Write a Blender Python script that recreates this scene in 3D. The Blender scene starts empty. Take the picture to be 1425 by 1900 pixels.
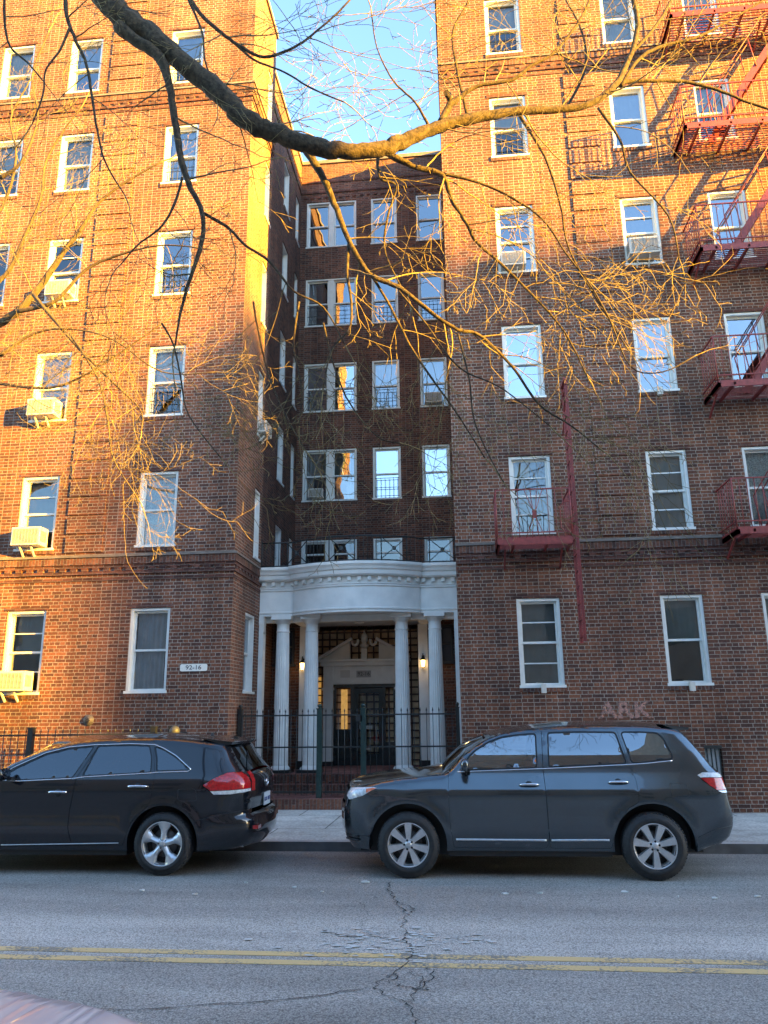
import bpy, bmesh, math, random
import numpy as np
from mathutils import Vector, Matrix, geometry
random.seed(7); np.random.seed(7)
R_ = math.radians
SC = bpy.context.scene
COL = SC.collection

# ------------------------------------------------------------------ camera
cam_d = bpy.data.cameras.new("camera"); cam = bpy.data.objects.new("camera", cam_d); COL.objects.link(cam)
SC.camera = cam
cam_d.sensor_fit = 'VERTICAL'; cam_d.sensor_height = 24.0; cam_d.lens = 24.0*1430/1900
cam_d.clip_start = 0.05; cam_d.clip_end = 2000
PITCH, YAW, ROLL = 14.65, -5.6707, -0.6342
def cam_axes():
    p, y, r = R_(PITCH), R_(YAW), R_(ROLL)
    fwd = Vector((math.sin(y)*math.cos(p), math.cos(y)*math.cos(p), math.sin(p)))
    right = Vector((math.cos(y), -math.sin(y), 0)); up = right.cross(fwd)
    return right*math.cos(r)+up*math.sin(r), up*math.cos(r)-right*math.sin(r), fwd
ri, up, fw = cam_axes()
m = Matrix((ri, up, -fw)).transposed().to_4x4(); m.translation = Vector((0, 0, 1.8584)); cam.matrix_world = m

# ------------------------------------------------------------------ sky, sun, exposure
SUN_AZ, SUN_EL = 68.0, 10.0          # azimuth measured from -Y towards +X
w = bpy.data.worlds.new("World"); SC.world = w; w.use_nodes = True
nt = w.node_tree; nt.nodes.clear()
sky = nt.nodes.new('ShaderNodeTexSky'); sky.sky_type = 'NISHITA'; sky.sun_disc = False
sky.sun_elevation = R_(SUN_EL); sky.altitude = 0; sky.air_density = 1.0; sky.dust_density = 0.4; sky.ozone_density = 2.3
sdir = Vector((math.sin(R_(SUN_AZ))*math.cos(R_(SUN_EL)), -math.cos(R_(SUN_AZ))*math.cos(R_(SUN_EL)), math.sin(R_(SUN_EL))))
sky.sun_rotation = math.atan2(sdir.x, sdir.y)
bg = nt.nodes.new('ShaderNodeBackground'); bg.inputs[1].default_value = 0.054
wo = nt.nodes.new('ShaderNodeOutputWorld'); nt.links.new(sky.outputs[0], bg.inputs[0]); nt.links.new(bg.outputs[0], wo.inputs[0])
sun_d = bpy.data.lights.new("sun", 'SUN'); sun_d.energy = 3.7; sun_d.angle = R_(0.5); sun_d.color = (1.0, 0.50, 0.03)
sun = bpy.data.objects.new("sun", sun_d); COL.objects.link(sun)
sun.rotation_euler = sdir.to_track_quat('Z', 'Y').to_euler()
SC.view_settings.view_transform = 'Standard'; SC.view_settings.look = 'None'
SC.view_settings.exposure = 4.28; SC.view_settings.gamma = 1.0; SC.view_settings.use_curve_mapping = False

# ------------------------------------------------------------------ materials
def mat(name, col=(.5, .5, .5), rough=.6, metal=0., spec=.5, coat=0., noise=None, bump=None, emit=None):
    """noise=(scale, amount) mottles the colour, bump=(scale, strength)"""
    M = bpy.data.materials.new(name); M.use_nodes = True
    t = M.node_tree; b = t.nodes['Principled BSDF']
    b.inputs['Base Color'].default_value = (*col, 1); b.inputs['Roughness'].default_value = rough
    b.inputs['Metallic'].default_value = metal; b.inputs['Specular IOR Level'].default_value = spec
    b.inputs['Coat Weight'].default_value = coat; b.inputs['Coat Roughness'].default_value = .03
    if emit:
        b.inputs['Emission Color'].default_value = (*emit[0], 1); b.inputs['Emission Strength'].default_value = emit[1]
    geo = t.nodes.new('ShaderNodeNewGeometry')
    if noise:
        n = t.nodes.new('ShaderNodeTexNoise'); n.inputs['Scale'].default_value = noise[0]; n.inputs['Detail'].default_value = 5
        t.links.new(geo.outputs['Position'], n.inputs['Vector'])
        r = t.nodes.new('ShaderNodeValToRGB'); a = noise[1]
        r.color_ramp.elements[0].position = .3; r.color_ramp.elements[1].position = .7
        r.color_ramp.elements[0].color = (*[c*(1-a) for c in col], 1); r.color_ramp.elements[1].color = (*[min(1, c*(1+a)) for c in col], 1)
        t.links.new(n.outputs['Fac'], r.inputs[0]); t.links.new(r.outputs[0], b.inputs['Base Color'])
    if bump:
        n = t.nodes.new('ShaderNodeTexNoise'); n.inputs['Scale'].default_value = bump[0]; n.inputs['Detail'].default_value = 6
        t.links.new(geo.outputs['Position'], n.inputs['Vector'])
        bp = t.nodes.new('ShaderNodeBump'); bp.inputs['Strength'].default_value = bump[1]; bp.inputs['Distance'].default_value = .01
        t.links.new(n.outputs['Fac'], bp.inputs['Height']); t.links.new(bp.outputs[0], b.inputs['Normal'])
    return M

def nd(t, typ, **kw):
    n = t.nodes.new(typ)
    for k, v in kw.items(): setattr(n, k, v)
    return n

def brick_mat(name, ramp, mortar, flat=False, swap=False, bw=.212, rh=.0677, squash=True, dirt=.5, ms=.0062):
    M = bpy.data.materials.new(name); M.use_nodes = True
    t = M.node_tree; L = t.links.new; b = t.nodes['Principled BSDF']
    geo = nd(t, 'ShaderNodeNewGeometry'); sp = nd(t, 'ShaderNodeSeparateXYZ'); L(geo.outputs['Position'], sp.inputs[0])
    cv = nd(t, 'ShaderNodeCombineXYZ')
    if flat:
        if swap: L(sp.outputs[1], cv.inputs[0]); L(sp.outputs[0], cv.inputs[1])
        else: L(sp.outputs[0], cv.inputs[0]); L(sp.outputs[1], cv.inputs[1])
    else:
        sn = nd(t, 'ShaderNodeSeparateXYZ'); L(geo.outputs['True Normal'], sn.inputs[0])
        ab = nd(t, 'ShaderNodeMath', operation='ABSOLUTE'); L(sn.outputs[0], ab.inputs[0])
        gt = nd(t, 'ShaderNodeMath', operation='GREATER_THAN'); L(ab.outputs[0], gt.inputs[0]); gt.inputs[1].default_value = .6
        mx = nd(t, 'ShaderNodeMix'); mx.data_type = 'FLOAT'; L(gt.outputs[0], mx.inputs[0]); L(sp.outputs[0], mx.inputs[2]); L(sp.outputs[1], mx.inputs[3])
        if swap: L(sp.outputs[2], cv.inputs[0]); L(mx.outputs[0], cv.inputs[1])
        else: L(mx.outputs[0], cv.inputs[0]); L(sp.outputs[2], cv.inputs[1])
    # a little waviness so the courses are not ruler straight
    wn = nd(t, 'ShaderNodeTexNoise'); wn.inputs['Scale'].default_value = 3.; L(cv.outputs[0], wn.inputs['Vector'])
    wv = nd(t, 'ShaderNodeVectorMath', operation='SCALE'); L(wn.outputs['Color'], wv.inputs[0]); wv.inputs['Scale'].default_value = .012
    wa = nd(t, 'ShaderNodeVectorMath', operation='ADD'); L(cv.outputs[0], wa.inputs[0]); L(wv.outputs[0], wa.inputs[1])
    br = nd(t, 'ShaderNodeTexBrick'); L(wa.outputs[0], br.inputs['Vector'])
    br.offset = .5; br.offset_frequency = 2; br.squash = .52 if squash else 1; br.squash_frequency = 2 if squash == 2 else 6
    br.inputs['Color1'].default_value = (0, 0, 0, 1); br.inputs['Color2'].default_value = (1, 1, 1, 1); br.inputs['Mortar'].default_value = (.5, .5, .5, 1)
    br.inputs['Scale'].default_value = 1; br.inputs['Mortar Size'].default_value = ms; br.inputs['Mortar Smooth'].default_value = .15
    br.inputs['Bias'].default_value = 0; br.inputs['Brick Width'].default_value = bw; br.inputs['Row Height'].default_value = rh
    cr = nd(t, 'ShaderNodeValToRGB'); cr.color_ramp.interpolation = 'LINEAR'
    els = cr.color_ramp.elements
    while len(els) < len(ramp): els.new(.5)
    for i, (p, c) in enumerate(ramp): els[i].position = p; els[i].color = (*c, 1)
    L(br.outputs['Color'], cr.inputs[0])
    # large scale soot and fine speckle
    n1 = nd(t, 'ShaderNodeTexNoise'); n1.inputs['Scale'].default_value = .55; n1.inputs['Detail'].default_value = 7; n1.inputs['Roughness'].default_value = .62
    L(geo.outputs['Position'], n1.inputs['Vector'])
    r1 = nd(t, 'ShaderNodeMapRange'); L(n1.outputs['Fac'], r1.inputs[0]); r1.inputs[1].default_value = .35; r1.inputs[2].default_value = .65
    r1.inputs[3].default_value = 1-dirt*.55; r1.inputs[4].default_value = 1.12
    n2 = nd(t, 'ShaderNodeTexNoise'); n2.inputs['Scale'].default_value = 28; n2.inputs['Detail'].default_value = 4; L(geo.outputs['Position'], n2.inputs['Vector'])
    r2 = nd(t, 'ShaderNodeMapRange'); L(n2.outputs['Fac'], r2.inputs[0]); r2.inputs[1].default_value = .3; r2.inputs[2].default_value = .7; r2.inputs[3].default_value = .72; r2.inputs[4].default_value = 1.25
    ms = nd(t, 'ShaderNodeMapping'); ms.inputs['Scale'].default_value = (1.6, 1.6, .16); L(geo.outputs['Position'], ms.inputs[0])
    n4 = nd(t, 'ShaderNodeTexNoise'); n4.inputs['Scale'].default_value = 1.3; n4.inputs['Detail'].default_value = 6; L(ms.outputs[0], n4.inputs['Vector'])
    r4 = nd(t, 'ShaderNodeMapRange'); L(n4.outputs['Fac'], r4.inputs[0]); r4.inputs[1].default_value = .35; r4.inputs[2].default_value = .62; r4.inputs[3].default_value = 1-dirt*.5; r4.inputs[4].default_value = 1.08
    m4 = nd(t, 'ShaderNodeMath', operation='MULTIPLY'); L(r1.outputs[0], m4.inputs[0]); L(r4.outputs[0], m4.inputs[1])
    mu = nd(t, 'ShaderNodeMath', operation='MULTIPLY'); L(m4.outputs[0], mu.inputs[0]); L(r2.outputs[0], mu.inputs[1])
    mm = nd(t, 'ShaderNodeMix'); mm.data_type = 'RGBA'; L(br.outputs['Fac'], mm.inputs[0]); L(cr.outputs[0], mm.inputs[6]); mm.inputs[7].default_value = (*mortar, 1)
    vm = nd(t, 'ShaderNodeVectorMath', operation='SCALE'); L(mm.outputs[2], vm.inputs[0]); L(mu.outputs[0], vm.inputs['Scale'])
    L(vm.outputs[0], b.inputs['Base Color'])
    b.inputs['Roughness'].default_value = .88; b.inputs['Specular IOR Level'].default_value = .25
    iv = nd(t, 'ShaderNodeMath', operation='SUBTRACT'); iv.inputs[0].default_value = 1; L(br.outputs['Fac'], iv.inputs[1])
    ad = nd(t, 'ShaderNodeMath', operation='MULTIPLY_ADD'); L(n2.outputs['Fac'], ad.inputs[0]); ad.inputs[1].default_value = .5; L(iv.outputs[0], ad.inputs[2])
    bp = nd(t, 'ShaderNodeBump'); bp.inputs['Strength'].default_value = .7; bp.inputs['Distance'].default_value = .006; L(ad.outputs[0], bp.inputs['Height'])
    L(bp.outputs[0], b.inputs['Normal'])
    return M

RAMP = [(0, (.086, .042, .033)), (.2, (.104, .047, .034)), (.45, (.144, .059, .037)), (.75, (.180, .070, .040)), (1., (.215, .086, .048))]
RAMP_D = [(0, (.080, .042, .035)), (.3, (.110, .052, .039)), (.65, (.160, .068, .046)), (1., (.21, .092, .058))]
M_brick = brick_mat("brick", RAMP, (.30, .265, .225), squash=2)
M_brickdark = brick_mat("court_brick", RAMP_D, (.19, .165, .14), squash=2)  # court brick, mortar darker than on the wings
M_soldier = brick_mat("soldier_brick", RAMP_D, (.16, .135, .12), swap=True, squash=False)
M_band = brick_mat("band_brick", [(0, (.055, .027, .024)), (.5, (.115, .046, .036)), (1, (.165, .068, .050))], (.16, .125, .105), squash=False)
M_paver = brick_mat("paver_brick", [(0, (.13, .05, .045)), (.5, (.22, .085, .07)), (1, (.30, .13, .11))], (.20, .16, .14), flat=True, squash=False, bw=.20, rh=.10)
M_white = mat("white_paint", (.72, .74, .72), .45, noise=(9, .06))
M_port = mat("portico_paint", (.80, .79, .74), .5, noise=(3.2, .09), bump=(30, .15))
M_winf = mat("window_vinyl", (.66, .68, .66), .38, noise=(6, .07))
M_stone = mat("coping_stone", (.15, .13, .115), .8, noise=(6, .2))
M_iron = mat("black_iron", (.018, .022, .022), .42, noise=(30, .4))
M_green = mat("dark_green_paint", (.014, .035, .033), .35, noise=(20, .3))
M_red = mat("fire_escape_red_paint", (.21, .032, .028), .5, noise=(14, .25), bump=(60, .3))
M_dark = mat("interior_dark", (.03, .03, .032), .9)
M_tin = mat("ac_metal", (.55, .53, .48), .5, noise=(12, .1))
M_grill = mat("ac_grille", (.10, .095, .085), .6, noise=(40, .3))
M_bark = mat("bark", (.048, .036, .022), .95, noise=(26, .7), bump=(60, 1.0))
M_twig = mat("twig_bark", (.17, .13, .055), .85, noise=(30, .5))
M_bark2 = mat("pale_bark", (.065, .048, .027), .9, noise=(14, .4), bump=(45, .8))
M_rubber = mat("tyre_rubber", (.022, .023, .025), .72, noise=(20, .25), bump=(90, .4))
M_alloy = mat("alloy", (.66, .67, .68), .3, metal=.7, noise=(18, .1))
M_blk = mat("black_plastic", (.012, .013, .014), .5)
M_rubseal = mat("window_seal", (.006, .006, .007), .35)
M_chrome = mat("chrome", (.75, .76, .78), .12, metal=1.)
M_tail = mat("tail_lamp_red", (.42, .006, .010), .12, coat=1., noise=(40, .35))
M_clear = mat("lamp_clear", (.62, .64, .66), .1, coat=1., noise=(30, .3))
M_amber = mat("lamp_amber", (.75, .16, .05), .12, coat=1.)
M_seat = mat("car_seat", (.16, .15, .13), .8)
M_lampglow = mat("lantern_glow", (1, .7, .25), .5, emit=((1, .62, .22), .35))
M_glow = mat("lobby_window_glow", (.7, .5, .2), .5, emit=((1, .5, .10), .022), noise=(8, .3))
M_brass = mat("steel_plate", (.42, .42, .40), .3, metal=.8)
M_plate = mat("enamel_plate", (.75, .74, .68), .35, noise=(30, .06))
M_ink = mat("dark_lettering", (.03, .03, .03), .6)
M_lace = mat("lace_curtain", (.52, .54, .50), .9, noise=(45, .55))
M_sheer = mat("white_curtain", (.62, .63, .66), .9, noise=(5, .12))
M_blind = mat("grey_roller_blind", (.34, .345, .32), .85, noise=(3, .12))
M_cream = mat("cream_shade", (.55, .44, .24), .85)
M_blue = mat("blue_curtain", (.05, .11, .20), .9, noise=(6, .2))
M_trellis = mat("trellis_wood", (.085, .042, .028), .7, noise=(16, .3))
M_trellisback = mat("trellis_back_panel", (.60, .43, .26), .8, noise=(5, .3))
M_doorgreen = mat("door_paint", (.010, .020, .024), .25, coat=.4)

def glass_mat(name, tint, refl, rough=.0, wob=.0, base=(.85, .92, 1.)):
    M = bpy.data.materials.new(name); M.use_nodes = True; t = M.node_tree; L = t.links.new; t.nodes.clear()
    out = nd(t, 'ShaderNodeOutputMaterial'); mx = nd(t, 'ShaderNodeMixShader'); tr = nd(t, 'ShaderNodeBsdfTransparent'); gl = nd(t, 'ShaderNodeBsdfAnisotropic')
    tr.inputs[0].default_value = (*tint, 1); gl.inputs['Color'].default_value = (*base, 1); gl.inputs['Roughness'].default_value = rough
    lw = nd(t, 'ShaderNodeLayerWeight'); lw.inputs[0].default_value = .35
    mr = nd(t, 'ShaderNodeMapRange'); L(lw.outputs['Fresnel'], mr.inputs[0]); mr.inputs[3].default_value = refl; mr.inputs[4].default_value = 1.
    L(mr.outputs[0], mx.inputs[0]); L(tr.outputs[0], mx.inputs[1]); L(gl.outputs[0], mx.inputs[2]); L(mx.outputs[0], out.inputs[0])
    if wob:
        geo = nd(t, 'ShaderNodeNewGeometry'); n = nd(t, 'ShaderNodeTexNoise'); n.inputs['Scale'].default_value = 1.6; n.inputs['Detail'].default_value = 1
        L(geo.outputs['Position'], n.inputs['Vector']); bp = nd(t, 'ShaderNodeBump'); bp.inputs['Distance'].default_value = .05; bp.inputs['Strength'].default_value = wob
        L(n.outputs['Fac'], bp.inputs['Height']); L(bp.outputs[0], gl.inputs['Normal'])
    return M
G_low = glass_mat("window_glass", (.75, .78, .78), .10, wob=.10)
G_mid = glass_mat("reflective_window_glass", (.55, .6, .62), .28, wob=.14)
G_sky = glass_mat("sky_reflecting_window_glass", (.35, .4, .45), .55, wob=.10)
G_car = glass_mat("car_glass", (.42, .50, .48), .24)
G_dim = glass_mat("dark_car_glass", (.10, .12, .12), .09)
G_tint = glass_mat("tinted_car_glass", (.06, .065, .07), .20)

def paint(name, col, metal=.6, rough=.32, flake=0.05):
    M = mat(name, col, rough, metal=metal, coat=1., noise=(3., flake)); return M
P_suv = paint("slate_grey_metallic_paint", (.085, .106, .124), .9, .17)
P_blk = paint("black_metallic_paint", (.005, .007, .012), .3, .2)
P_pink = paint("pale_pink_metallic_paint", (.66, .52, .50), .0, .6, .02)

# ------------------------------------------------------------------ mesh helpers
def tag(o, label=None, cat=None, group=None, kind=None):
    if label: o['label'] = label
    if cat: o['category'] = cat
    if group: o['group'] = group
    if kind: o['kind'] = kind
    return o
def empty(name, loc=(0, 0, 0), rz=0., **k):
    o = bpy.data.objects.new(name, None); COL.objects.link(o); o.location = loc; o.rotation_euler = (0, 0, rz); o.empty_display_size = .2
    return tag(o, **k)

class MB:
    def __init__(s): s.v = []; s.f = []; s.m = []; s.sm = []
    def add(s, vs, fs, mi=0, smooth=False):
        n = len(s.v); s.v += [tuple(v) for v in vs]; s.f += [tuple(i+n for i in f) for f in fs]; s.m += [mi]*len(fs); s.sm += [smooth]*len(fs)
    def box(s, x0, x1, y0, y1, z0, z1, mi=0):
        vs = [(x, y, z) for x in (x0, x1) for y in (y0, y1) for z in (z0, z1)]
        s.add(vs, [(0, 1, 3, 2), (4, 6, 7, 5), (0, 4, 5, 1), (2, 3, 7, 6), (0, 2, 6, 4), (1, 5, 7, 3)], mi)
    def quad(s, a, b, c, d, mi=0): s.add([a, b, c, d], [(0, 1, 2, 3)], mi)
    def bar(s, p, q, w, h=None, mi=0):
        """rectangular bar from p to q"""
        p = Vector(p); q = Vector(q); h = h or w; d = (q-p).normalized()
        ref = Vector((0, 0, 1)) if abs(d.z) < .95 else Vector((0, 1, 0))
        a = d.cross(ref).normalized()*w/2; b = d.cross(a).normalized()*h/2
        vs = [p-a-b, p+a-b, p+a+b, p-a+b, q-a-b, q+a-b, q+a+b, q-a+b]
        s.add(vs, [(3, 2, 1, 0), (4, 5, 6, 7), (0, 1, 5, 4), (1, 2, 6, 5), (2, 3, 7, 6), (3, 0, 4, 7)], mi)
    def tube(s, pts, rad, n=6, mi=0, cap=True):
        pts = [Vector(p) for p in pts]
        if not hasattr(rad, '__len__'): rad = [rad]*len(pts)
        base = len(s.v); u = None
        for i, p in enumerate(pts):
            d = (pts[min(i+1, len(pts)-1)]-pts[max(i-1, 0)]).normalized()
            if u is None: u = d.orthogonal().normalized()
            u = (u-d*u.dot(d));
            if u.length < 1e-5: u = d.orthogonal()
            u.normalize(); v = d.cross(u)
            for k in range(n):
                a = 2*math.pi*k/n; s.v.append(tuple(p+(u*math.cos(a)+v*math.sin(a))*rad[i]))
        for i in range(len(pts)-1):
            for k in range(n):
                a = base+i*n+k; b = base+i*n+(k+1) % n
                s.f.append((a, b, b+n, a+n)); s.m.append(mi); s.sm.append(True)
        if cap:
            s.f.append(tuple(base+k for k in range(n))[::-1]); s.m.append(mi); s.sm.append(False)
            e = base+(len(pts)-1)*n; s.f.append(tuple(e+k for k in range(n))); s.m.append(mi); s.sm.append(False)
    def lathe(s, prof, n=32, axis='z', c=(0, 0, 0), mi=0, a0=0., a1=2*math.pi, flute=None):
        """prof: list of (radius, along)"""
        full = abs(a1-a0-2*math.pi) < 1e-6; m_ = n if full else n+1; base = len(s.v)
        for r, h in prof:
            for k in range(m_):
                a = a0+(a1-a0)*k/n; rr = r*(1+(flute(a, h) if flute else 0))
                x, y = rr*math.cos(a), rr*math.sin(a)
                p = {'z': (x, y, h), 'y': (x, h, y), 'x': (h, x, y)}[axis]
                s.v.append((p[0]+c[0], p[1]+c[1], p[2]+c[2]))
        for i in range(len(prof)-1):
            for k in range(n):
                a = base+i*m_+k; b = base+i*m_+(k+1) % m_
                s.f.append((a, b, b+m_, a+m_)); s.m.append(mi); s.sm.append(True)
    def build(s, name, mats, parent=None, fix=True, **k):
        me = bpy.data.meshes.new(name); me.from_pydata(s.v, [], s.f)
        for mm_ in (mats if isinstance(mats, (list, tuple)) else [mats]): me.materials.append(mm_)
        me.polygons.foreach_set('material_index', s.m); me.polygons.foreach_set('use_smooth', s.sm)
        if fix:
            bm = bmesh.new(); bm.from_mesh(me); bmesh.ops.recalc_face_normals(bm, faces=bm.faces); bm.to_mesh(me); bm.free()
        me.update()
        o = bpy.data.objects.new(name, me); COL.objects.link(o)
        if parent: o.parent = parent
        return tag(o, **k)

def text_mesh(body, size, name, M, parent, loc, rot, extrude=.002, sx=1., fat=0.):
    c = bpy.data.curves.new("t", 'FONT'); c.body = body; c.size = size; c.extrude = extrude; c.align_x = 'CENTER'; c.align_y = 'CENTER'; c.resolution_u = 3; c.offset = fat
    o = bpy.data.objects.new("t", c); COL.objects.link(o); dg = bpy.context.evaluated_depsgraph_get(); dg.update()
    me = bpy.data.meshes.new_from_object(o.evaluated_get(dg)); bpy.data.objects.remove(o)
    n = bpy.data.objects.new(name, me); COL.objects.link(n); me.materials.clear(); me.materials.append(M)
    n.location = loc; n.rotation_euler = rot; n.scale = (sx, 1, 1)
    if parent: n.parent = parent
    return n

def copy_tree(o, parent=None):
    c = o.copy(); COL.objects.link(c)
    if parent: c.parent = parent
    for ch in list(o.children): copy_tree(ch, c)
    return c
# ------------------------------------------------------------------ the ground, street and sidewalks
YF = 14.81; YC = 11.48; ZS = .12     # facade plane, far kerb face, sidewalk height
def asphalt():
    M = bpy.data.materials.new("asphalt"); M.use_nodes = True; t = M.node_tree; L = t.links.new; b = t.nodes['Principled BSDF']
    geo = nd(t, 'ShaderNodeNewGeometry'); sp = nd(t, 'ShaderNodeSeparateXYZ'); L(geo.outputs['Position'], sp.inputs[0])
    mp = nd(t, 'ShaderNodeMapping'); L(geo.outputs['Position'], mp.inputs[0]); mp.inputs['Scale'].default_value = (.22, 1, 1)
    n1 = nd(t, 'ShaderNodeTexNoise'); n1.inputs['Scale'].default_value = 1.6; n1.inputs['Detail'].default_value = 8; n1.inputs['Roughness'].default_value = .65; L(mp.outputs[0], n1.inputs['Vector'])
    n2 = nd(t, 'ShaderNodeTexVoronoi'); n2.inputs['Scale'].default_value = 85; L(geo.outputs['Position'], n2.inputs['Vector'])
    n3 = nd(t, 'ShaderNodeTexNoise'); n3.inputs['Scale'].default_value = 40; n3.inputs['Detail'].default_value = 6; L(geo.outputs['Position'], n3.inputs['Vector'])
    # wheel worn pale strip next to the centre line, darker strip along the parking lane
    cr = nd(t, 'ShaderNodeValToRGB'); e = cr.color_ramp.elements
    pts = [(0, .85), (.36, .80), (.40, 1.0), (.475, 1.0), (.515, 1.55), (.565, 1.35), (.60, .92), (.70, .95), (.80, .78), (1, .72)]
    while len(e) < len(pts): e.new(.5)
    for i, (p, v) in enumerate(pts): e[i].position = p; e[i].color = (v/2, v/2, v/2, 1)
    ny = nd(t, 'ShaderNodeMath', operation='MULTIPLY_ADD'); L(n1.outputs['Fac'], ny.inputs[0]); ny.inputs[1].default_value = .9; L(sp.outputs[1], ny.inputs[2])
    dv = nd(t, 'ShaderNodeMath', operation='DIVIDE'); L(ny.outputs[0], dv.inputs[0]); dv.inputs[1].default_value = 14.5
    L(dv.outputs[0], cr.inputs[0])
    r1 = nd(t, 'ShaderNodeMapRange'); L(n1.outputs['Fac'], r1.inputs[0]); r1.inputs[1].default_value = .3; r1.inputs[2].default_value = .7; r1.inputs[3].default_value = .72; r1.inputs[4].default_value = 1.25
    r2 = nd(t, 'ShaderNodeMapRange'); L(n2.outputs['Distance'], r2.inputs[0]); r2.inputs[1].default_value = 0; r2.inputs[2].default_value = .8; r2.inputs[3].default_value = 1.7; r2.inputs[4].default_value = .55
    r3 = nd(t, 'ShaderNodeMapRange'); L(n3.outputs['Fac'], r3.inputs[0]); r3.inputs[1].default_value = .3; r3.inputs[2].default_value = .7; r3.inputs[3].default_value = .75; r3.inputs[4].default_value = 1.3
    a = nd(t, 'ShaderNodeMath', operation='MULTIPLY'); L(r1.outputs[0], a.inputs[0]); L(r2.outputs[0], a.inputs[1])
    c = nd(t, 'ShaderNodeMath', operation='MULTIPLY'); L(a.outputs[0], c.inputs[0]); L(r3.outputs[0], c.inputs[1])
    v1 = nd(t, 'ShaderNodeVectorMath', operation='SCALE'); L(cr.outputs[0], v1.inputs[0]); L(c.outputs[0], v1.inputs['Scale'])
    v2 = nd(t, 'ShaderNodeVectorMath', operation='MULTIPLY'); L(v1.outputs[0], v2.inputs[0]); v2.inputs[1].default_value = (.58, .54, .485)
    L(v2.outputs[0], b.inputs['Base Color']); b.inputs['Roughness'].default_value = .82; b.inputs['Specular IOR Level'].default_value = .4
    bp = nd(t, 'ShaderNodeBump'); bp.inputs['Strength'].default_value = .5; bp.inputs['Distance'].default_value = .004; L(n2.outputs['Distance'], bp.inputs['Height']); L(bp.outputs[0], b.inputs['Normal'])
    return M
M_asph = asphalt()
def concrete():
    M = brick_mat("sidewalk_concrete", [(0, (.38, .37, .34)), (.5, (.44, .43, .39)), (1, (.49, .47, .43))], (.12, .12, .11), flat=True, squash=False, bw=1.5, rh=1.6, dirt=.35, ms=.011)
    return M
M_conc = concrete()
M_kerb = mat("kerb_steel_concrete", (.10, .10, .10), .7, noise=(5, .3))
M_kerbtop = mat("kerb_top", (.34, .33, .31), .7, noise=(4, .2))
M_gr = mat("ground", (.12, .11, .10), .9, noise=(.5, .2))
def yellow():
    M = bpy.data.materials.new("worn_yellow_paint"); M.use_nodes = True; t = M.node_tree; L = t.links.new; b = t.nodes['Principled BSDF']
    geo = nd(t, 'ShaderNodeNewGeometry'); n = nd(t, 'ShaderNodeTexNoise'); n.inputs['Scale'].default_value = 38; n.inputs['Detail'].default_value = 6; L(geo.outputs['Position'], n.inputs['Vector'])
    n2 = nd(t, 'ShaderNodeTexNoise'); n2.inputs['Scale'].default_value = 1.7; n2.inputs['Detail'].default_value = 3; L(geo.outputs['Position'], n2.inputs['Vector'])
    ad = nd(t, 'ShaderNodeMath', operation='ADD'); L(n.outputs['Fac'], ad.inputs[0]); L(n2.outputs['Fac'], ad.inputs[1])
    r = nd(t, 'ShaderNodeValToRGB'); r.color_ramp.elements[0].position = .44; r.color_ramp.elements[1].position = .5
    r.color_ramp.elements[0].color = (.20, .19, .16, 1); r.color_ramp.elements[1].color = (.62, .44, .20, 1)
    hf = nd(t, 'ShaderNodeMath', operation='MULTIPLY'); L(ad.outputs[0], hf.inputs[0]); hf.inputs[1].default_value = .5
    L(hf.outputs[0], r.inputs[0]); L(r.outputs[0], b.inputs['Base Color']); b.inputs['Roughness'].default_value = .7
    return M
M_yel = yellow()

g = MB(); g.quad((-900, -900, -.03), (900, -900, -.03), (900, 900, -.03), (-900, 900, -.03)); g.build('ground', M_gr, kind='structure')
g = MB(); g.quad((-260, .45, 0), (260, .45, 0), (260, YC+.1, 0), (-260, YC+.1, 0)); g.build('road', M_asph, kind='structure')
g = MB(); g.box(-260, 260, YC+.16, 30, -.02, ZS); g.build('sidewalk', M_conc, kind='structure')
g = MB(); g.box(-260, 260, -2.0, .29, -.02, ZS); g.build('sidewalk', M_conc, kind='structure')
for y0 in (YC, .30):
    g = MB(); g.box(-260, 260, y0, y0+.155, -.02, ZS+.006)
    g.m = [0]*6; g.m[5] = 1; g.build('kerb', [M_kerb, M_kerbtop], kind='structure')
for yy in (6.76, 6.545):
    g = MB(); g.box(-260, 260, yy-.055, yy+.055, .0005, .004)
    g.build('road_marking', M_yel, kind='structure')

# cracks in the asphalt: jagged dark slits
M_crack = mat("crack_dark", (.012, .012, .013), .95)
def crack(pts, w, parts=10, jit=.05, seed=0):
    w = w*.75
    rnd = random.Random(seed); P = []
    for (a, b) in zip(pts[:-1], pts[1:]):
        for i in range(parts):
            t = i/parts; P.append((a[0]+(b[0]-a[0])*t+rnd.uniform(-jit, jit), a[1]+(b[1]-a[1])*t+rnd.uniform(-jit, jit)*.5))
    P.append(pts[-1]); g = MB()
    ws = [w*rnd.uniform(.3, 1.3) for _ in P]; ws[-1] = .001
    for i in range(len(P)-1):
        a, b = P[i], P[i+1]; dx, dy = b[0]-a[0], b[1]-a[1]; l = math.hypot(dx, dy) or 1; nx, ny = -dy/l, dx/l
        g.quad((a[0]+nx*ws[i], a[1]+ny*ws[i], .0075), (b[0]+nx*ws[i+1], b[1]+ny*ws[i+1], .0075), (b[0]-nx*ws[i+1], b[1]-ny*ws[i+1], .0075), (a[0]-nx*ws[i], a[1]-ny*ws[i], .0075))
    return g
cr = MB()
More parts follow.
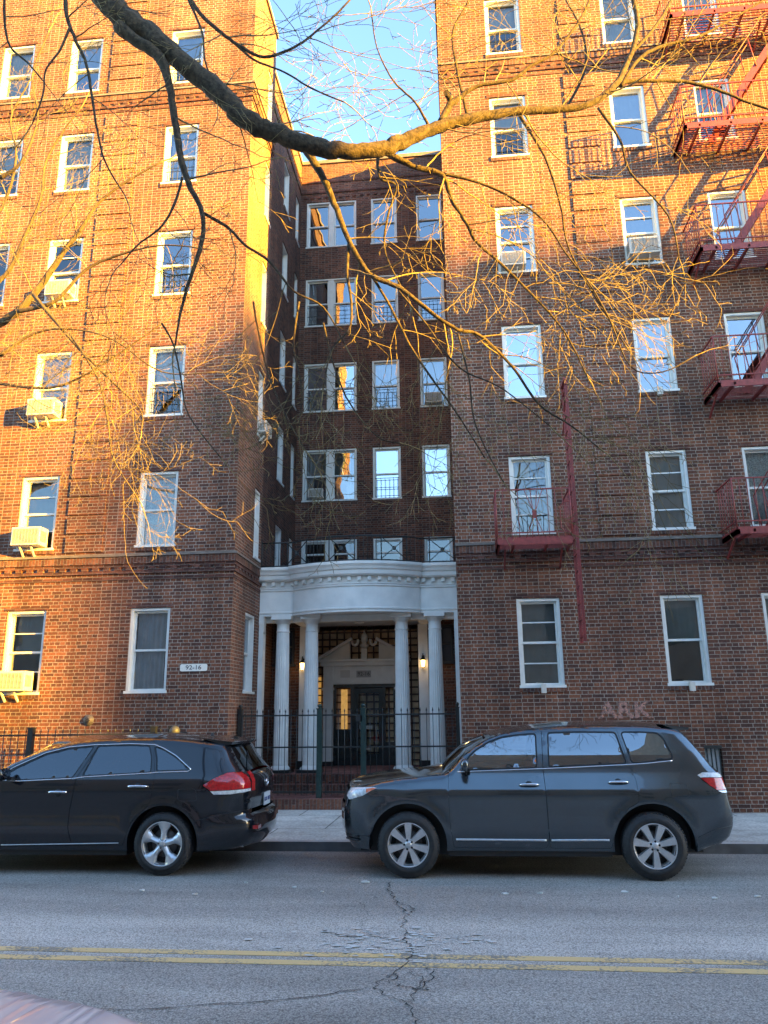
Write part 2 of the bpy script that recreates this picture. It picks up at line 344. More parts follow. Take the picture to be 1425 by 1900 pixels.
for k, (pts, w) in enumerate([
        ([(-.93, 9.5), (-.90, 9.05), (-.78, 8.55), (-.62, 8.05), (-.62, 7.6), (-.58, 7.2), (-.50, 6.9), (-.55, 6.5), (-.60, 6.1)], .008),
        ([(-.78, 8.55), (-.60, 8.35), (-.55, 8.1)], .006),
        ([(-.60, 6.3), (-.72, 6.1), (-.62, 5.9), (-.45, 5.7), (-.38, 5.45), (-.40, 5.2), (-.3, 4.9)], .006),
        ([(-.50, 6.45), (-.38, 6.2), (-.42, 5.95), (-.45, 5.7)], .004),
        ([(-.35, 6.5), (-.3, 6.3), (-.42, 5.95)], .006),
        ([(-.60, 6.1), (-.40, 6.0), (-.3, 6.0)], .006),
        ([(-4.2, 5.35), (-3.2, 5.42), (-2.2, 5.50), (-1.3, 5.72), (-.75, 6.0)], .007),
        ([(-1.25, 7.4), (-1.05, 7.25), (-.85, 7.3), (-.65, 7.2)], .006),
        ([(-.95, 8.9), (-1.1, 8.5), (-1.0, 8.1), (-1.0, 7.6)], .003)]):
    c_ = crack(pts, w, parts=7, jit=.035, seed=k); cr.add(c_.v, c_.f)
cr.build('road_crack', M_crack, kind='structure')
# pale crushed patch over the centre line
M_patch = mat("pale_broken_asphalt", (.50, .50, .48), .9, noise=(7, .25))
pt = MB(); rnd = random.Random(4)
for i in range(110):
    x = rnd.gauss(-.72, .42); y = rnd.gauss(7.12, .20); s_ = rnd.uniform(.008, .035); a = rnd.uniform(0, 3)
    vs = [(x+s_*rnd.uniform(.5, 1.3)*1.5*math.cos(a+k*1.257), y+s_*rnd.uniform(.4, 1.)*math.sin(a+k*1.257), .0095) for k in range(5)]
    pt.add(vs, [(0, 1, 2, 3, 4)])
pt.build('broken_asphalt', M_patch, kind='structure')
# litter and dry leaf bits by the parked cars
M_lit = mat("litter_paper", (.55, .56, .54), .8)
rnd = random.Random(11)
lit = [(-2.95, 8.75), (-2.55, 9.35), (-1.95, 9.15), (-1.6, 8.95), (.35, 8.95), (.72, 9.0), (2.1, 8.9), (2.45, 8.85), (2.9, 8.95), (3.3, 8.8), (-3.6, 8.9), (3.55, 9.5), (1.6, 9.1), (2.7, 6.0), (-1.2, 9.45)]
for i, (x, y) in enumerate(lit):
    s_ = rnd.uniform(.015, .045); g = MB(); a = rnd.uniform(0, 3)
    vs = [(s_*rnd.uniform(.6, 1.4)*math.cos(a+k*1.047), .6*s_*rnd.uniform(.6, 1.3)*math.sin(a+k*1.047), .012+rnd.uniform(0, .012)) for k in range(6)]
    g.add(vs+[(v[0], v[1], .005) for v in vs], [(0, 1, 2, 3, 4, 5)]+[(k, (k+1) % 6, (k+1) % 6+6, k+6) for k in range(6)])
    o = g.build('litter_scrap', M_lit, label='small pale scrap of litter lying on the asphalt beside the parked cars', cat='litter', group='scraps of litter on the road')
    o.location = (x, y, 0)
g = MB(); g.box(-.09, .09, -.03, .03, 0, .03); g.box(.09, .13, -.025, .025, .004, .026, 1)
o = g.build('snack_wrapper', [mat("wrapper_yellow", (.65, .45, .08), .4), mat("wrapper_purple", (.2, .12, .4), .4)], label='crumpled yellow snack wrapper by the kerb under the grey SUV', cat='wrapper'); o.location = (1.6, 11.3, 0)

# ------------------------------------------------------------------ the apartment building
bld = empty('apartment_building', (-2.3, 15.0, 0), label='red brown brick apartment building of six storeys with two wings around an entrance court', cat='building')
class PB(MB):     # part builder: world coordinates -> local to the building empty
    pass
def bpart(mb, name, mats, parent=None, **k):
    o = mb.build(name, mats, None, **k); o.parent = parent or bld
    if not parent: o.location = (2.3, -15.0, 0)
    return o
FL = [(2.29, 3.95), (5.19, 6.80), (8.03, 9.68), (10.90, 12.55), (13.80, 15.42), (16.60, 18.22)]
ZTOP = 19.9
XL1, XL2, YJ, YB, XR = -4.50, -4.86, 16.86, 22.0, -.08
def wall_grid(mb, u0, u1, z0, z1, holes, pos, depth=.2, rev=True):
    """pos(u, d, z) -> xyz with d = distance inwards"""
    us = sorted({u0, u1, *[h[0] for h in holes], *[h[1] for h in holes]}); zs = sorted({z0, z1, *[h[2] for h in holes], *[h[3] for h in holes]})
    us = [u for u in us if u0 <= u <= u1]; zs = [z for z in zs if z0 <= z <= z1]
    for a, b in zip(us[:-1], us[1:]):
        for c, d in zip(zs[:-1], zs[1:]):
            uc, zc = (a+b)/2, (c+d)/2
            if any(h[0] < uc < h[1] and h[2] < zc < h[3] for h in holes): continue
            mb.quad(pos(a, 0, c), pos(b, 0, c), pos(b, 0, d), pos(a, 0, d))
    for h in holes:
        a, b, c, d = h[:4]
        mb.quad(pos(a, 0, c), pos(a, depth, c), pos(a, depth, d), pos(a, 0, d)); mb.quad(pos(b, 0, c), pos(b, 0, d), pos(b, depth, d), pos(b, depth, c))
        mb.quad(pos(a, 0, c), pos(b, 0, c), pos(b, depth, c), pos(a, depth, c)); mb.quad(pos(a, 0, d), pos(a, depth, d), pos(b, depth, d), pos(b, 0, d))
LCOL = [(-13.35, -12.53), (-10.95, -10.13), (-9.17, -8.35), (-6.58, -5.76)]
RCOL = [(1.04, 1.85), (3.70, 4.47), (5.52, 6.30), (8.1, 8.9)]
HL = [(a, b, z0, z1) for a, b in LCOL for z0, z1 in FL]; HR = [(a, b, z0, z1) for a, b in RCOL for z0, z1 in FL]
HR.append((4.20, 4.50, .55, 1.25))
SIDE_A = [(16.2, 16.72, FL[k][0], FL[k][1]) for k in range(1, 6)]+[(15.75, 16.55, 2.29, 3.95)]
SIDE_B = [(19.6, 20.35, z0, z1) for z0, z1 in FL[1:]]; SIDE_C = [(21.25, 21.75, z0, z1) for z0, z1 in FL[1:]]
BK = [(6.02, 6.85)]+FL[2:4]+[(13.82, 15.54), (16.68, 18.42)]
BCOL = [(-4.66, -3.0), (-2.51, -1.66), (-1.02, -.19)]
HB = [(a, b, z0, z1) for a, b in BCOL for z0, z1 in BK]
g = MB()
wall_grid(g, -15, XL1, .0, ZTOP, HL, lambda u, d, z: (u, YF+d, z))
wall_grid(g, YF, YJ, .0, ZTOP, SIDE_A, lambda u, d, z: (XL1-d, u, z))
g.quad((XL1, YJ, 0), (XL2, YJ, 0), (XL2, YJ, ZTOP), (XL1, YJ, ZTOP))
bpart(g, 'left_wing_wall', M_brick)
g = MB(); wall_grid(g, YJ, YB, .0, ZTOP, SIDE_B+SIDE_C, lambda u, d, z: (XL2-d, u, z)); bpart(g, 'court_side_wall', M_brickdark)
g = MB(); wall_grid(g, XR, 12.5, .0, ZTOP, HR, lambda u, d, z: (u, YF+d, z))
g.quad((XR, YF, 0), (XR, YB, 0), (XR, YB, ZTOP), (XR, YF, ZTOP)); g.quad((12.5, YF, 0), (12.5, 30, 0), (12.5, 30, ZTOP), (12.5, YF, ZTOP))
bpart(g, 'right_wing_wall', M_brick)
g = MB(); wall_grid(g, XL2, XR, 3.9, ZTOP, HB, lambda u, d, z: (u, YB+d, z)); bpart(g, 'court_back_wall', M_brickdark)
# roofs
g = MB()
for x0, x1, y0, y1 in ((-15, XL1-.3, YF+.3, YJ), (-15, XL2-.3, YJ, 30), (XL2-.3, XR+.3, YB+.3, 30), (XR+.3, 12.5, YF+.3, 30)):
    g.quad((x0, y0, ZTOP-.4), (x1, y0, ZTOP-.4), (x1, y1, ZTOP-.4), (x0, y1, ZTOP-.4))
g.quad((-15, 30, 0), (12.5, 30, 0), (12.5, 30, ZTOP), (-15, 30, ZTOP)); g.quad((-15, YF, 0), (-15, 30, 0), (-15, 30, ZTOP), (-15, YF, ZTOP))
bpart(g, 'roof', M_stone)
# parapet coping
g = MB()
g.box(-15.05, XL1+.05, YF-.05, YF+.32, ZTOP, ZTOP+.13); g.box(XL1-.32, XL1+.05, YF+.32, YJ+.05, ZTOP, ZTOP+.13)
g.box(XL2-.32, XL2+.05, YJ+.05, YB-.05, ZTOP, ZTOP+.13); g.box(XL2-.32, XR+.32, YB-.05, YB+.32, ZTOP, ZTOP+.13)
g.box(XR-.05, XR+.32, YF+.32, YB-.05, ZTOP, ZTOP+.13); g.box(XR-.05, 12.55, YF-.05, YF+.32, ZTOP, ZTOP+.13)
bpart(g, 'coping', M_stone)
# dark rooms behind the windows: floor slabs and a back partition
g = MB()
for k in range(7):
    z = 1.35+2.86*k
    g.box(-14.9, XL1-.3, YF+.24, YF+2.5, z-.1, z+.1); g.box(XR+.4, 12.4, YF+.24, YF+2.5, z-.1, z+.1); g.box(XL2-.2, XR+.1, YB+.24, YB+2.5, z-.1, z+.1)
g.box(-14.9, XL1-.9, YF+2.5, YF+2.6, .1, ZTOP-.5); g.box(XR+.4, 12.4, YF+2.5, YF+2.6, .1, ZTOP-.5); g.box(-5.9, 1.2, YB+2.5, YB+2.6, 4, ZTOP-.5)
g.box(XL1-1.6, XL1-1.5, YF+.5, YB+.3, .1, ZTOP-.5)
bpart(g, 'interior', M_dark)

# string courses with dentils, at the second and sixth floors
def band(z, dark=True):
    g = MB()
    def run(pos, u0, u1, ends):      # pos(u, out, z)
        def bx(a, b, o, za, zb, mi):
            vs = [pos(u, q, zz) for u in (a, b) for q in (0.0, o) for zz in (za, zb)]
            g.add(vs, [(0, 1, 3, 2), (4, 6, 7, 5), (0, 4, 5, 1), (2, 3, 7, 6), (0, 2, 6, 4), (1, 5, 7, 3)], mi)
        bx(u0, u1+ends*.075, .075, z+.42, z+.465, 2)
        bx(u0, u1+ends*.045, .045, z+.27, z+.42, 0)
        bx(u0, u1+ends*.022, .022, z+.20, z+.27, 1)
        n = int((u1-u0)/.235)
        for i in range(n):
            a = u0+.04+i*.235; bx(a, a+.125, .04, z+.135, z+.20, 1)
        bx(u0, u1+ends*.035, .035, z+.068, z+.13, 1); bx(u0, u1+ends*.018, .018, z-.06, z+.0, 1)
    run(lambda u, o, zz: (u, YF-o, zz), -15, XL1, 1); run(lambda u, o, zz: (XL1+o, u, zz), YF, YJ-.004, 0)
    run(lambda u, o, zz: (-u, YF-o, zz), -12.5, .08, 0)
    return bpart(g, 'string_course', [M_soldier, M_band, M_stone])
band(4.58); band(15.98)
g = MB()   # plainer bands high on the court walls
for z in (18.75, 19.15):
    g.box(XL2, XR, YB-.03, YB, z, z+.07); g.box(XL2, XL2+.03, YJ, YB-.031, z, z+.07)
for i in range(20): g.box(XL2+.1+i*.235, XL2+.22+i*.235, YB-.03, YB, 18.55, 18.62)
bpart(g, 'court_band', M_band)
# banded brick piers between the window bays
def pier(x0, x1, zr):
    for z0, z1 in zr:
        g = MB(); n = round((z1-z0)/.405); h = (z1-z0)/n
        g.box(x0+.03, x1-.03, YF-.004, YF, z0, z1)
        for i in range(n):
            g.box(x0, x1, YF-.028, YF-.0041, z0+i*h, z0+(i+1)*h-.068)
        bpart(g, 'banded_pier', M_brick)
for x0, x1 in ((-8.08, -7.28), (2.72, 3.42)):
    pier(x0, x1, [(5.12, 15.9), (16.5, 19.6)])
# ------------------------------------------------------------------ windows
WIN = {}
def win_mesh(W, H, double=False, storm=False):
    """white double hung window; origin bottom centre on the wall plane, y inwards"""
    key = (round(W, 3), round(H, 3), double, storm)
    if key in WIN: return WIN[key]
    g = MB(); c = .055; x0, x1 = -W/2, W/2
    g.box(x0+.002, x0+c, .025, .195, .0, H-.003); g.box(x1-c, x1-.002, .025, .195, .0, H-.003)
    g.box(x0+c, x1-c, .025, .195, H-c, H-.003)
    g.box(x0-.02, x1+.02, -.028, .195, -.004, .045)
    lights = [(x0+c, x1-c)] if not double else [(x0+c, -.09), (.09, x1-c)]
    if double: g.box(-.09, .09, .04, .195, .045, H-c)
    mid = H*.5; panes = []
    for a, b in lights:
        s = .042
        for (za, zb, yy) in ((mid-.02, H-c, .115), (.045, mid+.02, .152)):
            g.box(a, a+s, yy, yy+.035, za, zb); g.box(b-s, b, yy, yy+.035, za, zb)
            g.box(a+s, b-s, yy, yy+.035, zb-s, zb); g.box(a+s, b-s, yy, yy+.035, za, za+s)
            panes.append((a+s, b-s, za+s, zb-s, yy+.018))
            if storm: zz = (za+zb)/2; g.box(a+s, b-s, yy-.012, yy-.002, zz-.012, zz+.012)
    me = g.build('window', M_winf).data
    bpy.data.objects.remove(bpy.data.objects[[o.name for o in bpy.data.objects if o.data is me][0]])
    WIN[key] = (me, panes); return WIN[key]
def add_window(loc, rz, W, H, style='', glass=None, double=False, storm=False, rnd=random):
    me, panes = win_mesh(W, H, double, storm)
    o = bpy.data.objects.new('window', me); COL.objects.link(o); o.parent = bld
    o.location = (loc[0]+2.3, loc[1]-15.0, loc[2]); o.rotation_euler = (0, 0, rz)
    G = glass or G_low
    if loc[1] == YF and rz == 0:
        if ('lin', W) not in WIN:
            g = MB(); g.box(-W/2-.06, W/2+.06, -.012, .0, .0, .068, 0)
            l_ = g.build('lintel', M_band, o); WIN['lin', W] = l_.data
            g = MB(); g.box(-W/2-.03, W/2+.03, -.02, 0., -.078, -.006); k_ = g.build('sill', M_soldier, o); WIN['sil', W] = k_.data
        else:
            l_ = bpy.data.objects.new('lintel', WIN['lin', W]); COL.objects.link(l_); l_.parent = o
            k_ = bpy.data.objects.new('sill', WIN['sil', W]); COL.objects.link(k_); k_.parent = o
        l_.location = (0, 0, H+.002)
    for (a, b, za, zb, y) in panes:
        g = MB(); t1, t2 = rnd.uniform(-.004, .004), rnd.uniform(-.006, .006)
        g.add([(a, y-t1, za), (b, y+t1, za), (b, y+t1+t2, zb), (a, y-t1+t2, zb)], [(0, 1, 2, 3)]); g.build('pane', G, o, fix=False)
    def cloth(x0, x1, z0, z1, M, y=.235, amp=.02, name='curtain'):
        g = MB(); n = max(6, int((x1-x0)/.018)); ph = rnd.uniform(0, 6); vs = []
        for i in range(n+1):
            x = x0+(x1-x0)*i/n; d = amp*math.sin(x*62+ph)+amp*.5*math.sin(x*27+ph*2)
            vs += [(x, y+d, z0), (x, y+d*.7, z1)]
        g.add(vs, [(2*i, 2*i+2, 2*i+3, 2*i+1) for i in range(n)], 0, True); g.build(name, M, o, fix=False)
    a, b = -W/2+.06, W/2-.06
    if 'lace' in style: cloth(a, b, .06, H-.06, M_lace)
    if 'sheer' in style: cloth(a+.03, b-.12*W, .06, H-.07, M_sheer, amp=.03)
    if 'white' in style: cloth(a, b, H*.42, H-.06, M_sheer, amp=.004, name='shade')
    if 'blind' in style: cloth(a, b, H*.06, H-.06, M_blind, amp=.003, name='shade')
    if 'half' in style: cloth(a, b, H*.5, H-.06, M_blind, amp=.002, name='shade')
    if 'drape' in style:
        cloth(a, a+.16*W, .06, H-.06, M_sheer, amp=.02); cloth(b-.16*W, b, .06, H-.06, M_sheer, amp=.02)
    if 'blue' in style:
        cloth(W*.02, b, .06, H-.06, M_blue, amp=.02); cloth(a, W*.02, H*.78, H-.06, M_cream, y=.275, amp=.002, name='shade')
    if 'guard' in style:
        g = MB(); zt = H*.42
        for k in range(6): x = a+.05+(b-a-.1)*k/5; g.tube([(x, .055, .06), (x, .055, zt)], .006, 5)
        for z in (.12, zt*.55, zt-.02): g.box(a, b, .05, .06, z-.008, z+.008)
        g.build('window_guard', M_iron, o)
    if 'bracket' in style:
        g = MB(); g.box(-.04, .05, -.12, -.03, -.10, .06); g.bar((-.12, -.02, .08), (.0, -.08, .07), .02); g.build('sill_bracket', M_tin, o)
    return o
LSTY = {0: ['', 'half', '', 'half', 'half', ''], 1: ['', '', 'half', '', 'half', 'blind'], 2: ['half', 'half', 'white', '', 'blind', 'half'], 3: ['sheer', 'lace', 'white guard', 'guard', 'sheer guard', 'half guard']}
LG = {(3, 3): G_mid, (3, 5): G_mid, (3, 4): G_mid, (2, 5): G_mid}
rw = random.Random(5)
for ci, (a, b) in enumerate(LCOL):
    for k, (z0, z1) in enumerate(FL):
        add_window(((a+b)/2, YF, z0), 0, b-a, z1-z0, LSTY[ci][k], LG.get((ci, k)), storm=(ci, k) in ((2, 0), (2, 1), (2, 3)), rnd=rw)
RSTY = {0: ['blind bracket', 'blue', '', '', 'half guard', 'half guard'], 1: ['bracket half', 'blind', 'half bracket', 'half', 'half', 'blind'], 2: ['half', 'lace', '', 'white', 'half', 'half'], 3: ['', '', 'half', '', 'half', '']}
RG = {(0, 2): G_sky, (1, 2): G_mid, (2, 2): G_mid, (1, 4): G_mid, (0, 3): G_mid, (2, 3): G_mid, (1, 3): G_mid}
for ci, (a, b) in enumerate(RCOL):
    for k, (z0, z1) in enumerate(FL):
        add_window(((a+b)/2, YF, z0), 0, b-a, z1-z0, RSTY[ci][k], RG.get((ci, k)), storm=(ci, k) in ((0, 0), (0, 1), (1, 1), (0, 3), (1, 3)), rnd=rw)
for h in SIDE_A+SIDE_B+SIDE_C:
    x = XL1 if h in SIDE_A else XL2
    add_window((x, (h[0]+h[1])/2, h[2]), R_(90), h[1]-h[0], h[3]-h[2], 'half' if rw.random() < .4 else '', G_mid, rnd=rw)
BSTY = {0: ['', 'half drape', 'drape guard', 'guard drape', ''], 1: ['', 'guard', 'white guard', 'guard', ''], 2: ['', 'drape', 'half', 'guard', '']}
BG = {0: [G_low, G_mid, G_sky, G_mid, G_mid], 1: [G_low, G_sky, G_mid, G_mid, G_mid], 2: [G_low, G_sky, G_mid, G_mid, G_mid]}
for ci, (a, b) in enumerate(BCOL):
    for k, (z0, z1) in enumerate(BK):
        add_window(((a+b)/2, YB, z0), 0, b-a, z1-z0, BSTY[ci][k], BG[ci][k], double=ci == 0, rnd=rw)
# basement window with bars behind the SUV
g = MB(); g.box(4.21, 4.49, YF+.1, YF+.13, .56, 1.24, 1)
for i in range(4): g.box(4.235+i*.07, 4.255+i*.07, YF+.01, YF+.03, .56, 1.24)
g.box(4.2, 4.5, YF-.01, YF+.1, 1.19, 1.25)
bpart(g, 'basement_window', [M_iron, M_white])

# ------------------------------------------------------------------ air conditioners
def make_ac():
    e = empty('air_conditioner', (0, 0, 0))
    g = MB(); g.box(-.31, .31, -.27, .06, 0, .38)
    for s in (-.2, -.13, -.06): pass
    b = g.build('casing', M_tin, e)
    m_ = b.modifiers.new('b', 'BEVEL'); m_.width = .012; m_.segments = 2
    g = MB()
    g.box(-.27, .27, -.273, -.270, .04, .34)
    for i in range(13): g.box(-.27, .27, -.280, -.273, .05+i*.023, .058+i*.023, 1)
    for i in range(9): g.box(-.27+i*.0665, -.265+i*.0665, -.283, -.280, .04, .34, 1)
    g.build('grille', [M_grill, M_tin], e)
    g = MB()
    for s in (-1, 1):
        for i in range(5): g.box(s*.3101-.002, s*.3101+.002, -.23+i*.045, -.205+i*.045, .08, .30)
    g.build('side_vents', M_grill, e)
    g = MB(); g.bar((.10, -.20, -.005), (.10, -.02, -.20), .025, .04); g.bar((-.14, -.20, -.005), (-.14, -.02, -.20), .025, .04)
    g.build('support_bracket', M_tin, e)
    return e
ac = make_ac()
acs = [(-8.86, YF, 2.36, 0, 1.12, 'yellowish sunlit air conditioner in the first floor window at the far left', ), (-8.82, YF, 5.26, 0, 1, 'white air conditioner in the second floor window above the lowest left one'),
       (-8.80, YF, 8.10, 0, 1, 'boxy air conditioner throwing a square shadow in the third floor left window'), (-8.72, YF, 10.97, 0, .95, 'white air conditioner on two struts in the fourth floor left window'),
       (1.35, YF, 10.97, 0, .85, 'small white air conditioner on the right wing just below the sunlight edge, nearest the court'), (4.05, YF, 11.02, 0, 1, 'air conditioner with a wide grille in the fourth floor window left of the fire escape'),
       (XL1, 16.46, 8.10, R_(90), .78, 'small air conditioner sticking out of the side wall of the left wing over the court'), (-4.22, YB, 8.12, 0, .72, 'dark faced air conditioner in the double window low on the back wall of the court'),
       (-.62, YB, 10.97, 0, .85, 'air conditioner in the back wall window at the right side of the court')]
for i, a in enumerate(acs):
    o = ac if i == 0 else copy_tree(ac)
    o.location = a[:3]; o.rotation_euler = (0, 0, a[3]); o.scale = (a[4],)*3 if i else (a[4], 1, 1)
    tag(o, a[5], 'air conditioner', 'window air conditioners')

# ------------------------------------------------------------------ portico
por = empty('entrance_portico', (-2.3, 16.85, .7), label='white entrance portico with four fluted columns and a bowed entablature filling the court', cat='portico')
def ppart(g, name, M, parent=None, **k):
    o = g.build(name, M, None, **k); o.parent = parent or por
    if not parent: o.location = (2.3, -16.85, -.7)
    return o
XA, XB = XL1+.004, XR-.004; BX0, BX1 = -3.72, -.90
def bow(x, off=0.):       # front line of the entablature: flat ends, bowed middle
    a, b = BX0-off*.3, BX1+off*.3
    if x <= a or x >= b: return YJ+.0-off
    t = (x-a)/(b-a)*2-1
    return YJ-off-.05-.46*(1-t*t) if abs(t) < 1 else YJ-off
def bowline(off=0., n=56):
    xs = [XA, BX0-off*.3-.001]+[BX0-off*.3+(BX1-BX0+off*.6)*(1-math.cos(math.pi*i/n))/2 for i in range(n+1)]+[BX1+off*.3+.001, XB]
    return [(x, bow(x, off)) for x in xs]
def molding(prof, name, M=None):       # prof: list of (out, z) closed back to wall
    g = MB(); rows = []
    for off, z in prof:
        rows.append([(x, y, z) for x, y in bowline(off)])
    n = len(rows[0])
    vs = [p for r in rows for p in r]
    fs = [(i*n+k, i*n+k+1, (i+1)*n+k+1, (i+1)*n+k) for i in range(len(rows)-1) for k in range(n-1)]
    g.add(vs, fs, 0, False); return ppart(g, name, M or M_port)
molding([(-.30, 3.98), (.0, 3.98), (.0, 4.02), (.02, 4.04), (.02, 4.07), (-.01, 4.08), (-.01, 4.52), (.02, 4.54), (.02, 4.57), (.0, 4.58)], 'frieze')
molding([(.0, 4.58), (.03, 4.58), (.03, 4.60), (.0, 4.61), (.0, 4.74), (.12, 4.75), (.15, 4.78), (.16, 4.86), (.19, 4.88), (.21, 4.93), (.25, 4.98), (.25, 5.04), (.10, 5.06), (-.3, 5.06)], 'cornice')
g = MB(); L_ = bowline(.0, 120); acc = 0; nxt = .1
for p, q in zip(L_[:-1], L_[1:]):
    d = math.hypot(q[0]-p[0], q[1]-p[1])
    while nxt < acc+d:
        t = (nxt-acc)/d; x = p[0]+(q[0]-p[0])*t; y = p[1]+(q[1]-p[1])*t; tx, ty = (q[0]-p[0])/d, (q[1]-p[1])/d; nx, ny = ty, -tx; hw = .038
        if abs(tx) > .4:
            c0 = [(x-tx*hw, y-ty*hw), (x+tx*hw, y+ty*hw), (x+tx*hw+nx*.075, y+ty*hw+ny*.075), (x-tx*hw+nx*.075, y-ty*hw+ny*.075)]
            g.add([(a, b, 4.65) for a, b in c0]+[(a, b, 4.738) for a, b in c0], [(0, 1, 2, 3), (7, 6, 5, 4), (0, 4, 5, 1), (1, 5, 6, 2), (2, 6, 7, 3), (3, 7, 4, 0)])
        nxt += .215
    acc += d
ppart(g, 'dentils', M_port)
g = MB(); n = len(bowline(-.1)); bl = bowline(-.1)
g.add([(x, y, 5.05) for x, y in bl]+[(x, YB-.002, 5.05) for x, y in bl], [(i, i+1, n+i+1, n+i) for i in range(n-1)])
g.add([(x, y+.25, 4.0) for x, y in bl]+[(x, 19.45, 4.0) for x, y in bl], [(i, i+1, n+i+1, n+i) for i in range(n-1)])
g.box(XA, XB, 19.4, 19.44, 3.9, 5.0)
ppart(g, 'porch_roof', M_port)
# ceiling beams inside
g = MB(); g.box(XA, XB, 17.05, 17.25, 3.86, 3.995); g.box(-3.78, -3.58, 17.25, 19.3, 3.86, 3.995); g.box(-.98, -.78, 17.25, 19.3, 3.86, 3.995)
g.tube([(-2.4, 18., 3.99), (-2.4, 18, 3.90)], .1, 14)
ppart(g, 'ceiling_beams', M_port)
ZP = .66
def column(x, y, r=.165, z1=3.98):
    g = MB(); z0 = ZP+.13; H = z1-.20-z0; NF = 20; prof = [(r*(1-.17*(t/10)**1.6), z0+.02+H*t/10) for t in range(11)]
    fl = lambda a, h: -.085*max(0., math.cos(a*NF))**.6
    g.lathe(prof, n=NF*6, c=(x, y, 0), flute=fl)
    o = ppart(g, 'column', M_port)
    c = MB(); rt = r*.83
    c.lathe([(rt, z1-.36), (rt+.012, z1-.35), (rt+.012, z1-.33), (rt, z1-.32), (rt, z1-.17), (rt+.02, z1-.16), (rt+.05, z1-.10), (rt+.06, z1-.085)], n=36, c=(x, y, 0)); s = rt+.085
    c.box(x-s, x+s, y-s, y+s, z1-.085, z1-.002)
    k = c.build('capital', M_port, o)
    b = MB(); b.lathe([(r+.05, ZP+.06), (r+.055, ZP+.09), (r+.02, ZP+.125), (r+.005, ZP+.14), (r-.01, ZP+.15)], n=36, c=(x, y, 0)); s = r+.08
    b.box(x-s, x+s, y-s, y+s, ZP-.01, ZP+.065, 1)
    b.build('base', [M_port, M_blk], o)
for x in (-3.98, -3.33, -1.33, -.60): column(x, YJ+.14)
for x0, x1 in ((XA, XA+.10), (XB-.09, XB)):
    g = MB(); g.box(x0, x1, YJ+.0, YJ+.22, ZP+.15, 3.8); g.box(x0, x1, YJ-.02, YJ+.24, 3.8, 3.975); g.box(x0, x1, YJ-.015, YJ+.235, 3.6, 3.64); g.box(x0, x1, YJ-.02, YJ+.24, ZP-.01, ZP+.15, 1)
    ppart(g, 'pilaster', [M_port, M_blk])
for x in (-3.70, -.92):
    g = MB(); g.box(x-.11, x+.11, 18.0, 18.22, ZP+.18, 3.86); g.box(x-.14, x+.14, 17.97, 18.25, ZP-.01, ZP+.18, 1)
    ppart(g, 'inner_pier', [M_port, M_blk])
# balcony railing on the portico roof
g = MB(); bl = [(x, y) for x, y in bowline(-.06, 40)]
g.tube([(x, y, 5.66) for x, y in bl], .018, 5); g.tube([(x, y, 5.12) for x, y in bl], .014, 5)
def at_len(bl, s):
    a = 0
    for p, q in zip(bl[:-1], bl[1:]):
        d = math.hypot(q[0]-p[0], q[1]-p[1])
        if a+d >= s: t = (s-a)/d; return (p[0]+(q[0]-p[0])*t, p[1]+(q[1]-p[1])*t)
        a += d
    return bl[-1]
tot = sum(math.hypot(q[0]-p[0], q[1]-p[1]) for p, q in zip(bl[:-1], bl[1:]))
np_ = 8; wd = tot/np_
for i in range(np_+1):
    p = at_len(bl, min(tot-.01, i*wd+.005)); g.tube([(*p, 5.05), (*p, 5.70)], .014, 5)
    if i < np_:
        a = at_len(bl, i*wd); b = at_len(bl, (i+1)*wd-.001); mid = at_len(bl, (i+.5)*wd)
        if i % 2:
            for p1, p2 in (((*a, 5.14), (*mid, 5.39)), ((*mid, 5.39), (*b, 5.64)), ((*a, 5.64), (*mid, 5.39)), ((*mid, 5.39), (*b, 5.14))): g.tube([p1, p2], .013, 4)
            g.tube([(mid[0], mid[1]-.02, 5.39), (mid[0], mid[1]+.02, 5.39)], .045, 12)
        else:
            for k in range(1, 6): q = at_len(bl, (i+k/6)*wd); g.tube([(*q, 5.12), (*q, 5.66)], .007, 4)
ppart(g, 'roof_railing', M_iron)

# recessed entrance: side bays, trellis wall, door surround
g = MB()
g.box(XL1-.4, -3.72, 18.1, 18.2, ZP-.2, 4.0); g.box(XL1-.45, XL1-.004, YJ+.0, 18.2, 0, 4.0); g.box(-3.86, -3.74, 18.2, 19.4, ZP-.2, 4.0)
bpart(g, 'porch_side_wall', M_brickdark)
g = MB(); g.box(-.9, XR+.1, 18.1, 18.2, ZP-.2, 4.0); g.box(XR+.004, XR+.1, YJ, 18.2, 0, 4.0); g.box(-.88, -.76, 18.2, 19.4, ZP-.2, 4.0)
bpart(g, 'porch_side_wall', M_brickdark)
for x0, x1 in ((-4.42, -3.95), (-.68, -.22)):
    g = MB(); W = x1-x0
    g.box(x0, x0+.05, 18.05, 18.1, 3.0-.02, 3.82); g.box(x1-.05, x1, 18.05, 18.1, 3.0-.02, 3.82); g.box(x0, x1, 18.04, 18.1, 3.78, 3.84); g.box(x0-.04, x1+.04, 18.0, 18.1, 2.94, 3.0)
    g.box(x0+.05, x1-.05, 18.06, 18.09, 3.38, 3.42); g.box(x0+.05, x1-.05, 18.085, 18.095, 3.0, 3.78, 1)
    bpart(g, 'porch_window', [M_blk, mat("porch_dark_glass", (.012, .018, .035), .1)])
g = MB(); g.box(-3.74, -.88, 19.4, 19.5, ZP-.2, 4.0); bpart(g, 'entrance_back_wall', M_trellisback)
g = MB(); YT = 19.36
for i in range(16): x = -3.72+i*.185; g.box(x, x+.035, YT, YT+.03, ZP, 3.98)
for i in range(20): z = ZP+.1+i*.17; g.box(-3.73, -.89, YT-.012, YT+.012, z, z+.035)
bpart(g, 'trellis', M_trellis)
g = MB()
